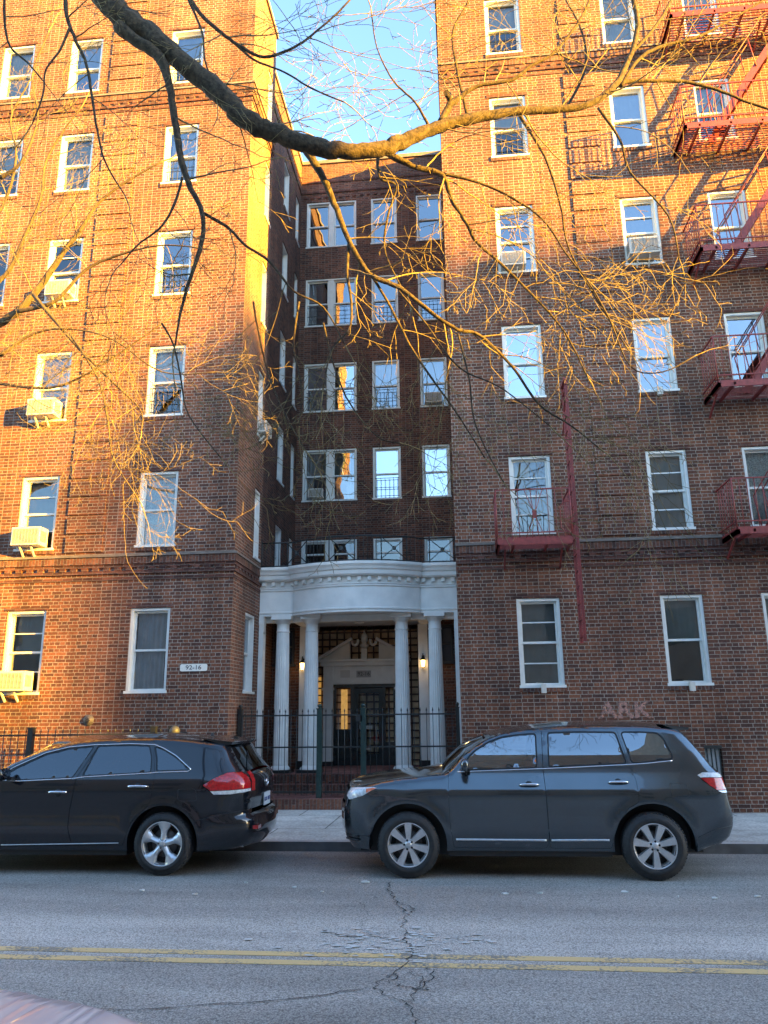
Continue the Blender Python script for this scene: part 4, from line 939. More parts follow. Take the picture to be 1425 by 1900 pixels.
LIMBS = {'A':[(-3.527,5.6,8.994,0.1317),(-3.25,5.661,8.632,0.1568),(-3.042,5.722,8.4,0.1459),(-2.813,5.783,8.244,0.1303),(-2.524,5.843,7.966,0.1244),(-2.156,5.904,7.64,0.1208),(-1.899,5.965,7.343,0.1176),(-1.65,6.026,7.207,0.1125),(-1.35,6.087,7.114,0.1075),(-1.101,6.148,7.063,0.1027),(-0.824,6.209,7.068,0.0928),(-0.571,6.27,7.119,0.0934),(-0.417,6.33,7.229,0.0943),(-0.181,6.391,7.376,0.0794),(0.086,6.452,7.51,0.0747),(0.41,6.513,7.614,0.0645),(0.737,6.574,7.687,0.0541),(1.119,6.635,7.728,0.0489),(1.453,6.696,7.801,0.0437),(1.705,6.757,8.009,0.0414),(1.897,6.817,8.337,0.0365),(2.075,6.878,8.83,0.0344),(2.098,6.939,9.324,0.0322),(2.071,7.0,9.921,0.027)],'B':[(-3.065,5.7,8.263,0.0776),(-2.926,5.725,8.133,0.0645),(-2.729,5.75,7.99,0.0617),(-2.641,5.775,7.861,0.0564),(-2.564,5.8,7.586,0.0407),(-2.5,5.825,7.237,0.0378),(-2.436,5.85,6.867,0.0349),(-2.353,5.875,6.588,0.0322),(-2.218,5.9,6.282,0.0245),(-2.217,5.925,5.992,0.0243),(-2.317,5.95,5.632,0.0193),(-2.393,5.975,5.329,0.0144),(-2.434,6.0,5.029,0.0095)],'B2':[(-2.256,6.0,6.357,0.0199),(-2.041,6.067,6.243,0.0175),(-1.875,6.133,6.075,0.015),(-1.659,6.2,5.932,0.015),(-1.439,6.267,5.648,0.0125),(-1.172,6.333,5.501,0.01),(-0.979,6.4,5.14,0.0074)],'B3':[(-2.448,5.95,6.713,0.0151),(-2.474,5.888,6.408,0.0148),(-2.559,5.825,6.117,0.0121),(-2.742,5.763,5.897,0.0096),(-2.846,5.7,5.677,0.0071)],'C':[(-1.374,6.35,7.269,0.0479),(-1.201,6.421,6.967,0.0371),(-1.077,6.492,6.641,0.0344),(-0.943,6.562,6.287,0.029),(-0.752,6.633,5.979,0.0288),(-0.496,6.704,5.88,0.0289),(-0.19,6.775,5.624,0.0236),(0.064,6.846,5.46,0.021),(0.272,6.917,5.426,0.0184),(0.573,6.987,5.11,0.0157),(0.815,7.058,4.732,0.013),(1.116,7.129,4.523,0.0104),(1.365,7.2,4.316,0.0078)],'C2':[(-0.969,6.6,6.344,0.0212),(-0.981,6.54,5.98,0.0182),(-0.931,6.48,5.624,0.0153),(-0.942,6.42,5.312,0.0125),(-1.098,6.36,5.073,0.0098),(-1.158,6.3,4.679,0.0072)],'C3':[(-0.759,6.7,6.02,0.0185),(-0.581,6.74,5.689,0.0158),(-0.407,6.78,5.296,0.0156),(-0.21,6.82,4.965,0.0129),(0.033,6.86,4.582,0.0102),(0.269,6.9,4.156,0.0076)],'D':[(-0.554,6.5,7.252,0.0429),(-0.331,6.589,7.158,0.0324),(-0.039,6.678,7.094,0.0298),(0.049,6.767,6.87,0.0245),(0.192,6.856,6.64,0.0218),(0.289,6.944,6.475,0.0192),(0.527,7.033,6.266,0.0164),(0.889,7.122,5.865,0.0136),(1.145,7.211,5.535,0.0109),(1.338,7.3,5.094,0.0081)],'D2':[(-0.039,6.7,7.13,0.0218),(0.417,6.775,7.002,0.0163),(0.913,6.85,6.669,0.0135),(1.161,6.925,6.271,0.0107),(1.362,7.0,6.001,0.008)],'E':[(-0.032,6.7,7.739,0.05),(0.069,6.722,7.969,0.042),(0.184,6.744,8.078,0.0338),(0.358,6.767,8.217,0.0226),(0.727,6.789,8.28,0.0226),(0.934,6.811,8.458,0.0199),(1.17,6.833,8.607,0.0171),(1.39,6.856,8.886,0.0144),(1.556,6.878,9.178,0.0146),(1.737,6.9,9.621,0.0118)],'E2':[(0.071,6.8,8.073,0.034),(0.034,6.6,8.014,0.0359)],'F':[(1.728,6.9,8.114,0.0366),(1.927,6.983,8.308,0.0257),(2.257,7.067,8.366,0.023),(2.589,7.15,8.396,0.0232),(2.943,7.233,8.338,0.0204),(3.291,7.317,8.21,0.0175),(3.75,7.4,8.064,0.0146)],'F2':[(1.855,6.9,8.182,0.0254),(2.09,6.98,8.58,0.023),(2.383,7.06,8.804,0.0204),(2.759,7.14,8.951,0.0176),(3.155,7.22,9.208,0.0149),(3.816,7.3,9.663,0.0121)],'F3':[(1.99,6.9,8.581,0.02),(2.303,7.0,9.002,0.0204),(2.543,7.1,9.448,0.0179),(2.705,7.2,9.92,0.0152)],'F4':[(1.627,7.0,8.026,0.0199),(1.833,7.075,7.665,0.017),(1.927,7.15,7.318,0.0141),(2.28,7.225,6.823,0.0112),(2.359,7.3,6.359,0.0083)],'G':[(-2.575,5.9,8.951,0.027),(-2.364,5.938,8.597,0.0241),(-2.146,5.975,8.366,0.0213),(-1.973,6.013,8.235,0.0186),(-1.735,6.05,8.109,0.0185),(-1.449,6.088,8.231,0.016),(-1.243,6.125,8.43,0.0134),(-0.951,6.163,8.771,0.0109),(-0.735,6.2,9.129,0.011)],'G2':[(-2.082,6.0,8.332,0.016),(-1.843,6.05,8.095,0.0132),(-1.527,6.1,7.948,0.0106),(-1.267,6.15,7.776,0.0105),(-0.954,6.2,7.631,0.0079)],'G3':[(-2.522,6.0,8.853,0.0163),(-2.347,5.967,8.395,0.0133),(-2.29,5.933,8.017,0.0105),(-2.153,5.9,7.605,0.0077)],'H':[(-3.559,5.5,8.618,0.0257),(-3.497,5.514,8.244,0.0228),(-3.393,5.529,7.965,0.0201),(-3.27,5.543,7.69,0.0174),(-3.178,5.557,7.275,0.0147),(-3.119,5.571,6.989,0.0122),(-3.021,5.586,6.649,0.0096),(-2.826,5.6,6.309,0.0071)],'H2':[(-3.444,5.5,8.096,0.0151),(-3.506,5.475,7.801,0.0124),(-3.599,5.45,7.575,0.0098),(-3.58,5.425,7.283,0.0097),(-3.631,5.4,6.949,0.0072)],'K':[(-4.077,5.4,8.57,0.0153),(-4.061,5.425,8.215,0.0151),(-3.984,5.45,7.891,0.0125),(-3.81,5.475,7.713,0.01),(-3.646,5.5,7.509,0.0074)],'M':[(-0.683,6.6,7.404,0.0246),(-0.663,6.64,7.089,0.0163),(-0.504,6.68,7.011,0.0136),(-0.593,6.72,6.703,0.0136),(-0.629,6.76,6.302,0.0108),(-0.399,6.8,5.77,0.0079)],'N':[(0.762,6.8,7.887,0.0252),(1.014,6.88,7.383,0.0166),(1.151,6.96,6.854,0.0137),(1.211,7.04,6.404,0.0109),(1.472,7.12,5.823,0.0108),(1.712,7.2,5.375,0.008)],'Q':[(0.259,6.8,7.838,0.0225),(0.166,6.75,8.359,0.017),(0.127,6.7,8.872,0.0144),(0.312,6.65,9.224,0.0115),(0.381,6.6,9.521,0.0087)],'R':[(-0.13,6.5,7.484,0.0215),(-0.282,6.45,7.79,0.0135),(-0.492,6.4,8.027,0.0109),(-0.647,6.35,8.393,0.0082),(-0.694,6.3,8.753,0.0083)],'T':[(1.292,7.0,8.04,0.02),(1.539,7.067,8.585,0.0175),(1.563,7.133,9.157,0.015),(1.432,7.2,9.698,0.0123)]}
LIMBS2 = {'a':[(-10.97,12.3,7.416,0.2999),(-9.533,12.222,8.164,0.1996),(-8.51,12.144,8.805,0.1297),(-7.875,12.067,9.161,0.1094),(-7.377,11.989,9.792,0.0897),(-7.063,11.911,10.203,0.0748),(-6.747,11.833,10.58,0.0598),(-6.436,11.756,11.013,0.0448),(-5.911,11.678,11.37,0.0348),(-5.183,11.6,11.706,0.0247)],'b':[(-10.307,12.2,7.767,0.1492),(-9.013,12.143,9.416,0.1011),(-8.289,12.086,9.896,0.0708),(-7.967,12.029,10.639,0.056),(-7.696,11.971,11.397,0.0462),(-7.64,11.914,12.189,0.0363),(-7.295,11.857,12.843,0.026),(-6.978,11.8,13.258,0.0209)],'c':[(-7.863,11.9,9.002,0.0686),(-7.086,11.78,9.076,0.0532),(-6.469,11.66,9.609,0.0434),(-5.729,11.54,9.802,0.0335),(-4.992,11.42,9.828,0.0236),(-4.261,11.3,9.638,0.0185)],'d':[(-8.837,11.9,7.762,0.0868),(-7.729,11.8,7.5,0.0473),(-6.965,11.7,7.363,0.0373),(-6.343,11.6,7.484,0.0277),(-5.563,11.5,7.891,0.023),(-4.885,11.4,8.3,0.0183)],'e':[(-9.824,12.1,8.558,0.0999),(-8.901,12.06,10.618,0.0667),(-8.441,12.02,11.498,0.0466),(-8.307,11.98,12.427,0.0367),(-8.495,11.94,13.286,0.0266),(-8.215,11.9,13.989,0.0214)],'f':[(-7.527,11.8,9.281,0.0586),(-6.539,11.675,8.14,0.0376),(-5.835,11.55,7.432,0.032),(-5.164,11.425,6.758,0.0223),(-5.062,11.3,6.328,0.0175)]}

LIMBS.update({'W1':[(-2.657,6.2,5.362,0.0124),(-2.541,6.225,5.149,0.0099),(-2.465,6.25,4.835,0.0098),(-2.379,6.275,4.474,0.0073),(-2.07,6.3,4.06,0.0072)],'W2':[(-1.857,6.4,5.642,0.0128),(-1.801,6.425,5.315,0.0101),(-1.692,6.45,4.882,0.01),(-1.537,6.475,4.51,0.0074),(-1.357,6.5,4.172,0.0073)],'W3':[(-1.201,6.5,5.427,0.0127),(-1.099,6.525,4.99,0.01),(-0.951,6.55,4.616,0.0099),(-0.707,6.575,4.298,0.0074),(-0.503,6.6,4.235,0.0073)],'W4':[(0.061,6.7,5.339,0.0128),(0.146,6.725,4.901,0.0101),(0.18,6.75,4.478,0.01),(0.313,6.775,4.112,0.0074),(0.425,6.8,3.883,0.0061)],'W5':[(-0.489,6.6,5.777,0.0129),(-0.24,6.625,5.431,0.0102),(0.049,6.65,4.982,0.0101),(0.438,6.675,4.754,0.0075),(0.857,6.7,4.372,0.0073)],'W6':[(1.342,6.9,5.941,0.0106),(1.525,6.95,5.548,0.0105),(1.694,7.0,5.05,0.0077),(2.002,7.05,4.999,0.0078),(2.335,7.1,5.172,0.0065)],'W7':[(-1.415,6.4,5.611,0.0127),(-1.459,6.4,5.17,0.01),(-1.375,6.4,4.734,0.0074),(-1.394,6.4,4.369,0.0061)]})
LIMBS2.update({'g':[(-6.616,11.6,8.313,0.0423),(-6.013,11.525,7.431,0.032),(-5.719,11.45,6.606,0.0268),(-5.536,11.375,5.915,0.0219),(-5.034,11.3,5.193,0.0171)],'h':[(-8.382,11.7,11.727,0.0713),(-7.939,11.625,11.983,0.0457),(-7.671,11.55,12.858,0.0358),(-7.84,11.475,13.797,0.0259),(-7.568,11.4,14.71,0.0209)],'i':[(-8.0,11.8,8.084,0.0623),(-7.388,11.72,8.425,0.0382),(-6.649,11.64,8.44,0.0283),(-5.801,11.56,8.138,0.0232),(-4.862,11.48,7.443,0.0181),(-3.903,11.4,7.35,0.0134)]})
rt = random.Random(21)
tree = empty('locust_tree', (-4.9, 2.3, ZS), label='bare locust tree whose thick dark limb sweeps across the top of the view', cat='tree'); OFF = (4.9, -2.3, -ZS)
g = MB(); A0 = LIMBS['A'][0]
trunk = [(-4.9, 2.3, 0, .30), (-4.87, 2.33, .4, .24), (-4.8, 2.4, 1.5, .215), (-4.85, 2.6, 3., .20), (-4.8, 3.1, 4.8, .19), (-4.72, 3.9, 6.8, .17), (-4.55, 4.8, 8.0, .15), (A0[0]-.15, A0[1]-.3, A0[2]+.3, A0[3]*1.02)]
limb(g, trunk+LIMBS['A'][:2], rt, 14, .02, .76); limb(g, [(-4.72, 3.9, 6.8, .12), (-5.3, 4.6, 8.6, .09), (-5.9, 5.6, 10.5, .05), (-6.2, 6, 12, .02)], rt)
g.build('trunk', M_bark, tree).location = OFF
gl = MB(); gtw = MB()
cfg = {'A': (1.6, (.5, 1.1), 0.02), 'B': (2.5, (.4, 1.0), -.05), 'B2': (4.0, (.4, .9), -.1), 'B3': (4, (.4, .8), -.1), 'C': (4.2, (.5, 1.1), -.16), 'C2': (4.5, (.4, .9), -.15), 'C3': (4.5, (.4, .9), -.15), 'D': (4.2, (.5, 1.1), -.12), 'D2': (4.2, (.4, 1.), -.1),
       'E': (3.2, (.4, .9), .08), 'E2': (0, (0, 0), 0), 'F': (3, (.4, .9), .0), 'F2': (3, (.4, .9), 0), 'F3': (3, (.4, .8), .05), 'F4': (3.5, (.4, .9), -.1), 'G': (4.5, (.5, 1.1), -.02), 'G2': (4.5, (.4, .9), -.05), 'G3': (4, (.4, .8), -.05),
       'H': (3.5, (.4, .8), -.08), 'H2': (3.5, (.4, .7), -.08), 'K': (3.5, (.4, .8), -.08), 'M': (4, (.4, .9), -.15), 'N': (4, (.5, 1.), -.12), 'Q': (3.5, (.4, .9), .05), 'R': (4.5, (.5, 1.), .03), 'T': (3.5, (.4, .9), .02)}
for k, P in LIMBS.items():
    pts, rad = limb(gl, P, rt, 12 if P[0][3] > .04 else 7, .05, .76 if k == 'A' else .84)
    pm, L, up_ = cfg.get(k, (3.2, (.25, .6), -.1))
    if pm: spawn(gtw, pts, rad, rt, pm*.72, (L[0]*1.2, L[1]*1.4), up_, start=.1 if k != 'A' else .02, counts=(4, 2.5, 1.5))
o = gl.build('limbs', M_bark, tree); o.location = OFF
o = gtw.build('twigs', M_twig, tree); o.location = OFF
tree2 = empty('locust_tree', (-9.3, 12.3, ZS), label='slender pale bare tree reaching in from the left edge in front of the brick wing', cat='tree'); OFF = (9.3, -12.3, -ZS)
g = MB(); a0 = LIMBS2['a'][0]
limb(g, [(-9.4, 12.3, 0, .2), (-9.45, 12.3, 2, .16), (-9.6, 12.3, 4.5, .14), (a0[0]-.1, a0[1], a0[2]-.6, .13), (a0[0], a0[1], a0[2], .12)], rt, 12); limb(g, [(-9.6, 12.3, 4.5, .12), (-9.9, 12.2, 8, .09), (-9.6, 12.1, 12, .05), (-9.5, 12, 15, .02)], rt, 10)
g.build('trunk', M_bark2, tree2).location = OFF
gl = MB(); gtw = MB()
for k, P in LIMBS2.items():
    pts, rad = limb(gl, P, rt, 9, .04, .6); spawn(gtw, pts, rad, rt, 2.5, (.7, 1.9), .06 if k in 'abce' else -.02, start=.15, counts=(5, 4, 2))
gl.build('limbs', M_bark2, tree2).location = OFF; gtw.build('twigs', M_twig, tree2).location = OFF

# ------------------------------------------------------------------ cars
def resample(P, step, closed=True):
    out = []; n = len(P)
    for i in range(n if closed else n-1):
        a = P[i]; b = P[(i+1) % n]; d = math.hypot(b[0]-a[0], b[1]-a[1]); k = max(1, int(math.ceil(d/step)))
        for j in range(k): out.append((a[0]+(b[0]-a[0])*j/k, a[1]+(b[1]-a[1])*j/k))
    if not closed: out.append(P[-1])
    return out
def rnd_poly(P, r=.03, n=3):      # round the corners of a polygon
    out = []; N = len(P)
    for i in range(N):
        p = Vector(P[i]); a = Vector(P[i-1]); b = Vector(P[(i+1) % N]); la = (a-p).length; lb = (b-p).length; q = min(r, la*.45, lb*.45)
        A = p+(a-p)*(q/la); B = p+(b-p)*(q/lb)
        for k in range(n+1):
            t = k/n; c = A*(1-t)**2+p*2*t*(1-t)+B*t*t; out.append((c.x, c.y))
    return out
def area(P): return .5*sum(P[i-1][0]*P[i][1]-P[i][0]*P[i-1][1] for i in range(len(P)))
def offset(P, d):                  # grow (d>0) or shrink a polygon
    if area(P) < 0: P = P[::-1]
    out = []; N = len(P)
    for i in range(N):
        a, p, b = Vector(P[i-1]), Vector(P[i]), Vector(P[(i+1) % N]); e1 = (p-a).normalized(); e2 = (b-p).normalized()
        n = (Vector((e1.y, -e1.x))+Vector((e2.y, -e2.x))); n = n.normalized() if n.length > 1e-6 else Vector((e1.y, -e1.x)); c = max(.5, n.dot(Vector((e1.y, -e1.x))))
        q = p+n*(d/c); out.append((q.x, q.y))
    return out
def inpoly(P, X, Z):
    P = np.array(P); x0, z0 = P[:, 0], P[:, 1]; x1, z1 = np.roll(x0, -1), np.roll(z0, -1); r = np.zeros(len(X), bool)
    for a, b, c, d in zip(x0, z0, x1, z1):
        if b == d: continue
        k = ((b > Z) != (d > Z)) & (X < (c-a)*(Z-b)/(d-b)+a); r ^= k
    return r

class Car:
    def __init__(s, spec): s.__dict__.update(spec); s.prep()
    def prep(s):
        S = s.sil; i_top = max(range(len(S)), key=lambda i: S[i][1]); s.itop = i_top
        f = sorted(S[:i_top+1], key=lambda p: p[1]); r = sorted(S[i_top:], key=lambda p: p[1])
        s.fz, s.fx = [p[1] for p in f], [p[0] for p in f]; s.rz, s.rx = [p[1] for p in r], [p[0] for p in r]
        a = min(range(len(S)), key=lambda i: S[i][0]); b = max(range(len(S)), key=lambda i: S[i][0])
        t = sorted(S[a:b+1]); s.tx, s.tz = [p[0] for p in t], [p[1] for p in t]
    def y(s, x, z):
        x = np.asarray(x, float); z = np.asarray(z, float)
        w = np.interp(z, s.Wz, s.Wy)
        w = w-s.taper*np.clip((s.xm0-x)/1.2, 0, 1)**2-s.taper*np.clip((x-s.xm1)/1.2, 0, 1)**2
        def fil(d, R, a): q = 1-np.clip(d/R, 0, 1); return a*(1-np.sqrt(np.clip(1-q**2.3, 0, 1)))
        df = x-np.interp(z, s.fz, s.fx); dr = np.interp(z, s.rz, s.rx)-x; dt = np.interp(x, s.tx, s.tz)-z
        Rf = np.interp(z, s.Rfz, s.Rf); af = np.interp(z, s.Rfz, s.af); Rr = np.interp(z, s.Rrz, s.Rr); ar = np.interp(z, s.Rrz, s.ar)
        y = w-fil(df, Rf, af)-fil(dr, Rr, ar)-fil(dt, s.Rt, s.at)
        for hx, hz in s.hubs:
            q = np.hypot(x-hx, z-hz); y = y+s.flare*np.exp(-((q-s.arch-.02)/.06)**2)*(z > .2)
        return np.maximum(y, .12)
    def panel(s, poly, name, M, parent, holes=(), inset=0., step=.045, grid=.045, rim=.02, sides=(-1, 1), label=None):
        outer = resample(poly, step); hs = [resample(h, step) for h in holes]
        V = []; E = []
        for P in [outer]+hs:
            b = len(V); V += P; E += [(b+i, b+(i+1) % len(P)) for i in range(len(P))]
        xs = [p[0] for p in outer]; zs = [p[1] for p in outer]
        gx, gz = np.meshgrid(np.arange(min(xs)+grid*.37, max(xs), grid), np.arange(min(zs)+grid*.41, max(zs), grid)); gx = gx.ravel(); gz = gz.ravel()
        # denser rows near the silhouette, where the body rolls over
        ex, ez = [], []
        for d in (.004, .012, .025, .042, .065): q = np.arange(min(xs), max(xs), grid*.8); ex += list(q); ez += list(np.interp(q, s.tx, s.tz)-d)
        for d in (.005, .015, .035, .06, .09, .13): q = np.arange(min(zs), max(zs), grid*.8); ex += list(np.interp(q, s.fz, s.fx)+d)+list(np.interp(q, s.rz, s.rx)-d); ez += list(q)*2
        gx = np.concatenate([gx, ex]); gz = np.concatenate([gz, ez])
        k = inpoly(offset(outer, -.006) if len(outer) < 900 else outer, gx, gz)
        for h in hs: k &= ~inpoly(offset(h, .008), gx, gz)
        V2 = V+list(zip(gx[k], gz[k]))
        vo, eo, fo, *_ = geometry.delaunay_2d_cdt([Vector(v) for v in V2], E, [], 0, 1e-5)
        vo = np.array([(v.x, v.y) for v in vo]); fo = np.array([f for f in fo if len(f) == 3]); c = vo[fo].mean(1)
        k = inpoly(outer, c[:, 0], c[:, 1])
        for h in hs: k &= ~inpoly(h, c[:, 0], c[:, 1])
        fo = fo[k]; Y = s.y(vo[:, 0], vo[:, 1])-inset; g = MB(); used = sorted(set(fo.ravel())); mp = {v: i for i, v in enumerate(used)}
        ec = {}
        for f in fo:
            for i in range(3): e = tuple(sorted((f[i], f[(i+1) % 3]))); ec[e] = ec.get(e, 0)+1
        for sd in sides:
            g.add([(vo[v, 0], sd*Y[v], vo[v, 1]) for v in used], [tuple(mp[v] for v in f) for f in fo], 0, True)
            if rim:
                for (a, b), n in ec.items():
                    if n == 1:
                        pa, pb = (vo[a, 0], sd*Y[a], vo[a, 1]), (vo[b, 0], sd*Y[b], vo[b, 1])
                        g.add([pa, pb, (pb[0], pb[1]-sd*rim, pb[2]), (pa[0], pa[1]-sd*rim, pa[2])], [(0, 1, 2, 3)])
        return g.build(name, M, parent, label=label)
    def strip(s, t0, t1, name, M, parent, bulge=(0, 0), inner=1., lift=0., nseg=22, y0=-1., y1=1., step=.03):
        """surface across the car over the silhouette between arc fractions (indices) t0..t1"""
        P = [p for p in s.path if t0 <= p[0] <= t1]; g = MB(); rows = []
        for q, x, z, nx, nz in P:
            ye = float(s.y(x, z))*inner; row = []
            for k in range(nseg+1):
                t = y0+(y1-y0)*k/nseg; c = 1-abs(t)**2.2; bb = np.interp(q, s.bt, s.bv)
                row.append((x+nx*(bb*c+lift), ye*t, z+nz*(bb*c+lift)))
            rows.append(row)
        n = nseg+1; vs = [p for r in rows for p in r]
        g.add(vs, [(i*n+k, i*n+k+1, (i+1)*n+k+1, (i+1)*n+k) for i in range(len(rows)-1) for k in range(nseg)], 0, True)
        return g.build(name, M, parent)
    def make_path(s):
        P = resample(s.sil, .028, closed=False); s.path = []
        # index-like parameter: position in the silhouette list
        out = []; 
        for i in range(len(s.sil)-1):
            a, b = s.sil[i], s.sil[i+1]; d = math.hypot(b[0]-a[0], b[1]-a[1]); k = max(1, int(d/.028))
            for j in range(k): out.append((i+j/k, a[0]+(b[0]-a[0])*j/k, a[1]+(b[1]-a[1])*j/k))
        out.append((len(s.sil)-1, *s.sil[-1]))
        for i, (q, x, z) in enumerate(out):
            a = out[max(0, i-2)]; b = out[min(len(out)-1, i+2)]; dx, dz = b[1]-a[1], b[2]-a[2]; l = math.hypot(dx, dz)
            s.path.append((q, x, z, -dz/l, dx/l))

def spl(P, n=4):
    return [(p[0], p[1]) for p in smooth([tuple(q) for q in P], n)]
def outline(car, zb=.30):
    """body side polygon: silhouette + sills + wheel arches"""
    P = list(car.sil); xf, xr = P[0][0], P[-1][0]; Q = []
    for hx, hz in sorted(car.hubs, reverse=True):
        R = car.arch; a0 = math.asin(max(-1, (zb-hz)/R)); n = 26
        for k in range(n+1):
            a = a0+(math.pi-2*a0)*k/n; Q.append((hx+R*math.cos(a), hz+R*math.sin(a)))
    return P+Q

def wheel(parent, x, y, z, R, W, rr, style, side):
    """tyre mesh named wheel with the rim as its child; axis along y, outer face towards side"""
    g = MB(); s = side; h = W/2
    prof = [(rr-.02, s*(-h)), (rr+.01, s*(-h)), (R-.05, s*(-h-.004)), (R-.012, s*(-h+.02)), (R, s*(-h+.045)), (R, s*(h-.045)), (R-.012, s*(h-.02)), (R-.03, s*(h-.003)), (R-.06, s*(h+.006)), ((R+rr)/2, s*(h+.010)), (rr+.022, s*(h+.002)), (rr+.008, s*(h-.006)), (rr, s*(h-.012)), (rr-.02, s*(h-.02))]
    g.lathe(prof, n=56, axis='y')
    for k in range(56):      # tread blocks at the shoulder
        a = 2*math.pi*(k+.5)/56; c, q = math.cos(a), math.sin(a)
        g.bar(((R-.004)*c, s*(h-.055), (R-.004)*q), ((R-.016)*c, s*(h-.012), (R-.016)*q), .018, .012)
    w = g.build('wheel', M_rubber, parent); w.location = (x, y, z); w.rotation_euler = (0, style[2], 0)
    g = MB(); f = s*(h-.02)
    g.lathe([(rr-.012, s*(-h+.02)), (rr-.03, s*(h-.07)), (rr-.022, f-s*.01), (rr-.004, f+s*.012), (rr+.004, f+s*.010), (rr+.006, f-s*.004)], n=56, axis='y')
    n = style[0]; hub = .062
    for k in range(n):
        a = 2*math.pi*k/n+math.pi/2
        def P(r, t, dy): # r radial, t tangential
            return (r*math.cos(a)-t*math.sin(a), f+s*dy, r*math.sin(a)+t*math.cos(a))
        if style[1] == 'flat':
            A = [P(hub*.7, -.022, -.006), P(hub*.7, .022, -.006), P(rr-.012, .042, .008), P(rr-.012, -.042, .008)]
            Bk = [P(hub*.7, -.028, -.05), P(hub*.7, .028, -.05), P(rr-.012, .05, -.04), P(rr-.012, -.05, -.04)]
            g.add(A+Bk, [(0, 1, 2, 3), (7, 6, 5, 4), (0, 4, 5, 1), (1, 5, 6, 2), (2, 6, 7, 3), (3, 7, 4, 0)])
            C = [P(hub, -.004, -.0045), P(hub, .004, -.0045), P(rr-.02, .012, .0105), P(rr-.02, -.012, .0105)]
        else:
            m1 = rr*.60
            L_ = [(hub*.7, .034, -.012), (m1*.75, .026, -.004), (m1, .032, .0), (rr*.85, .072, .004), (rr-.008, .098, .008)]
            L2 = [(hub*.7, 0, .004), (m1*.75, 0, .010), (m1, 0, .010), (rr*.82, 0, .008), (rr-.008, 0, .009)]
            for q in range(4):
                for sg in (1, -1):
                    a1, a2, b1, b2 = L_[q], L_[q+1], L2[q], L2[q+1]
                    if q == 3: b1 = (b1[0], .0, b1[2]); b2 = (b2[0], .0, b2[2])
                    v = [P(a1[0], sg*a1[1], a1[2]), P(a2[0], sg*a2[1], a2[2]), P(b2[0], b2[1], b2[2]), P(b1[0], b1[1], b1[2]), P(a1[0], sg*(a1[1]+.012), -.05), P(a2[0], sg*(a2[1]+.012), -.045)]
                    g.add(v, [(0, 1, 2, 3), (0, 4, 5, 1)], 0, True)
    g.lathe([(0, f+s*.004), (.03, f+s*.004), (.034, f), (.036, f-s*.006), (hub, f-s*.008), (hub+.012, f-s*.02), (hub+.012, f-s*.06)], n=28, axis='y')
    for k in range(5):
        a = 2*math.pi*k/5+math.pi/2+.3; g.lathe([(.013, f-s*.03), (.013, f-s*.0035), (0, f-s*.0035)], n=10, axis='y', c=(.050*math.cos(a)*1.0, 0, .050*math.sin(a)), mi=1)
    g.lathe([(.0, s*.01), (rr*.62, s*.01), (rr*.66, -s*.02)], n=40, axis='y', mi=2)
    g.lathe([(.0, s*-.03), (rr*.97, s*-.03)], n=40, axis='y', mi=1)
    g.build('rim', [M_alloy, M_blk, mat("brake_disc", (.12, .11, .105), .45, metal=.6)], w)
    return w

def handle(e, car, x0, x1, z, M, name='handle'):
    for sd in (-1, 1):
        y0 = float(car.y((x0+x1)/2, z)); g = MB(); n = 8; pts = []
        for k in range(n+1):
            t = k/n; x = x0+(x1-x0)*t; pts.append((x, sd*(float(car.y(x, z))+.012+.028*math.sin(math.pi*t)**.6), z+.006*math.sin(math.pi*t)))
        g.tube(pts, [.010]+[.0145]*(n-1)+[.010], 8)
        g.lathe([(0, sd*(y0+.001)), (.045, sd*(y0+.002)), (.047, sd*(y0-.01))], n=20, axis='y', c=((x0+x1)/2-.0, 0, z-.008), mi=1)
        yield g.build(name, [M, M_blk], e), sd
def chrome_line(e, car, pts, w, name, M=None, out=.003):
    for sd in (-1, 1):
        g = MB(); P = resample(pts, .05, closed=False); g.tube([(x, sd*(float(car.y(x, z))+out), z) for x, z in P], w, 6); g.build(name, M or M_chrome, e)

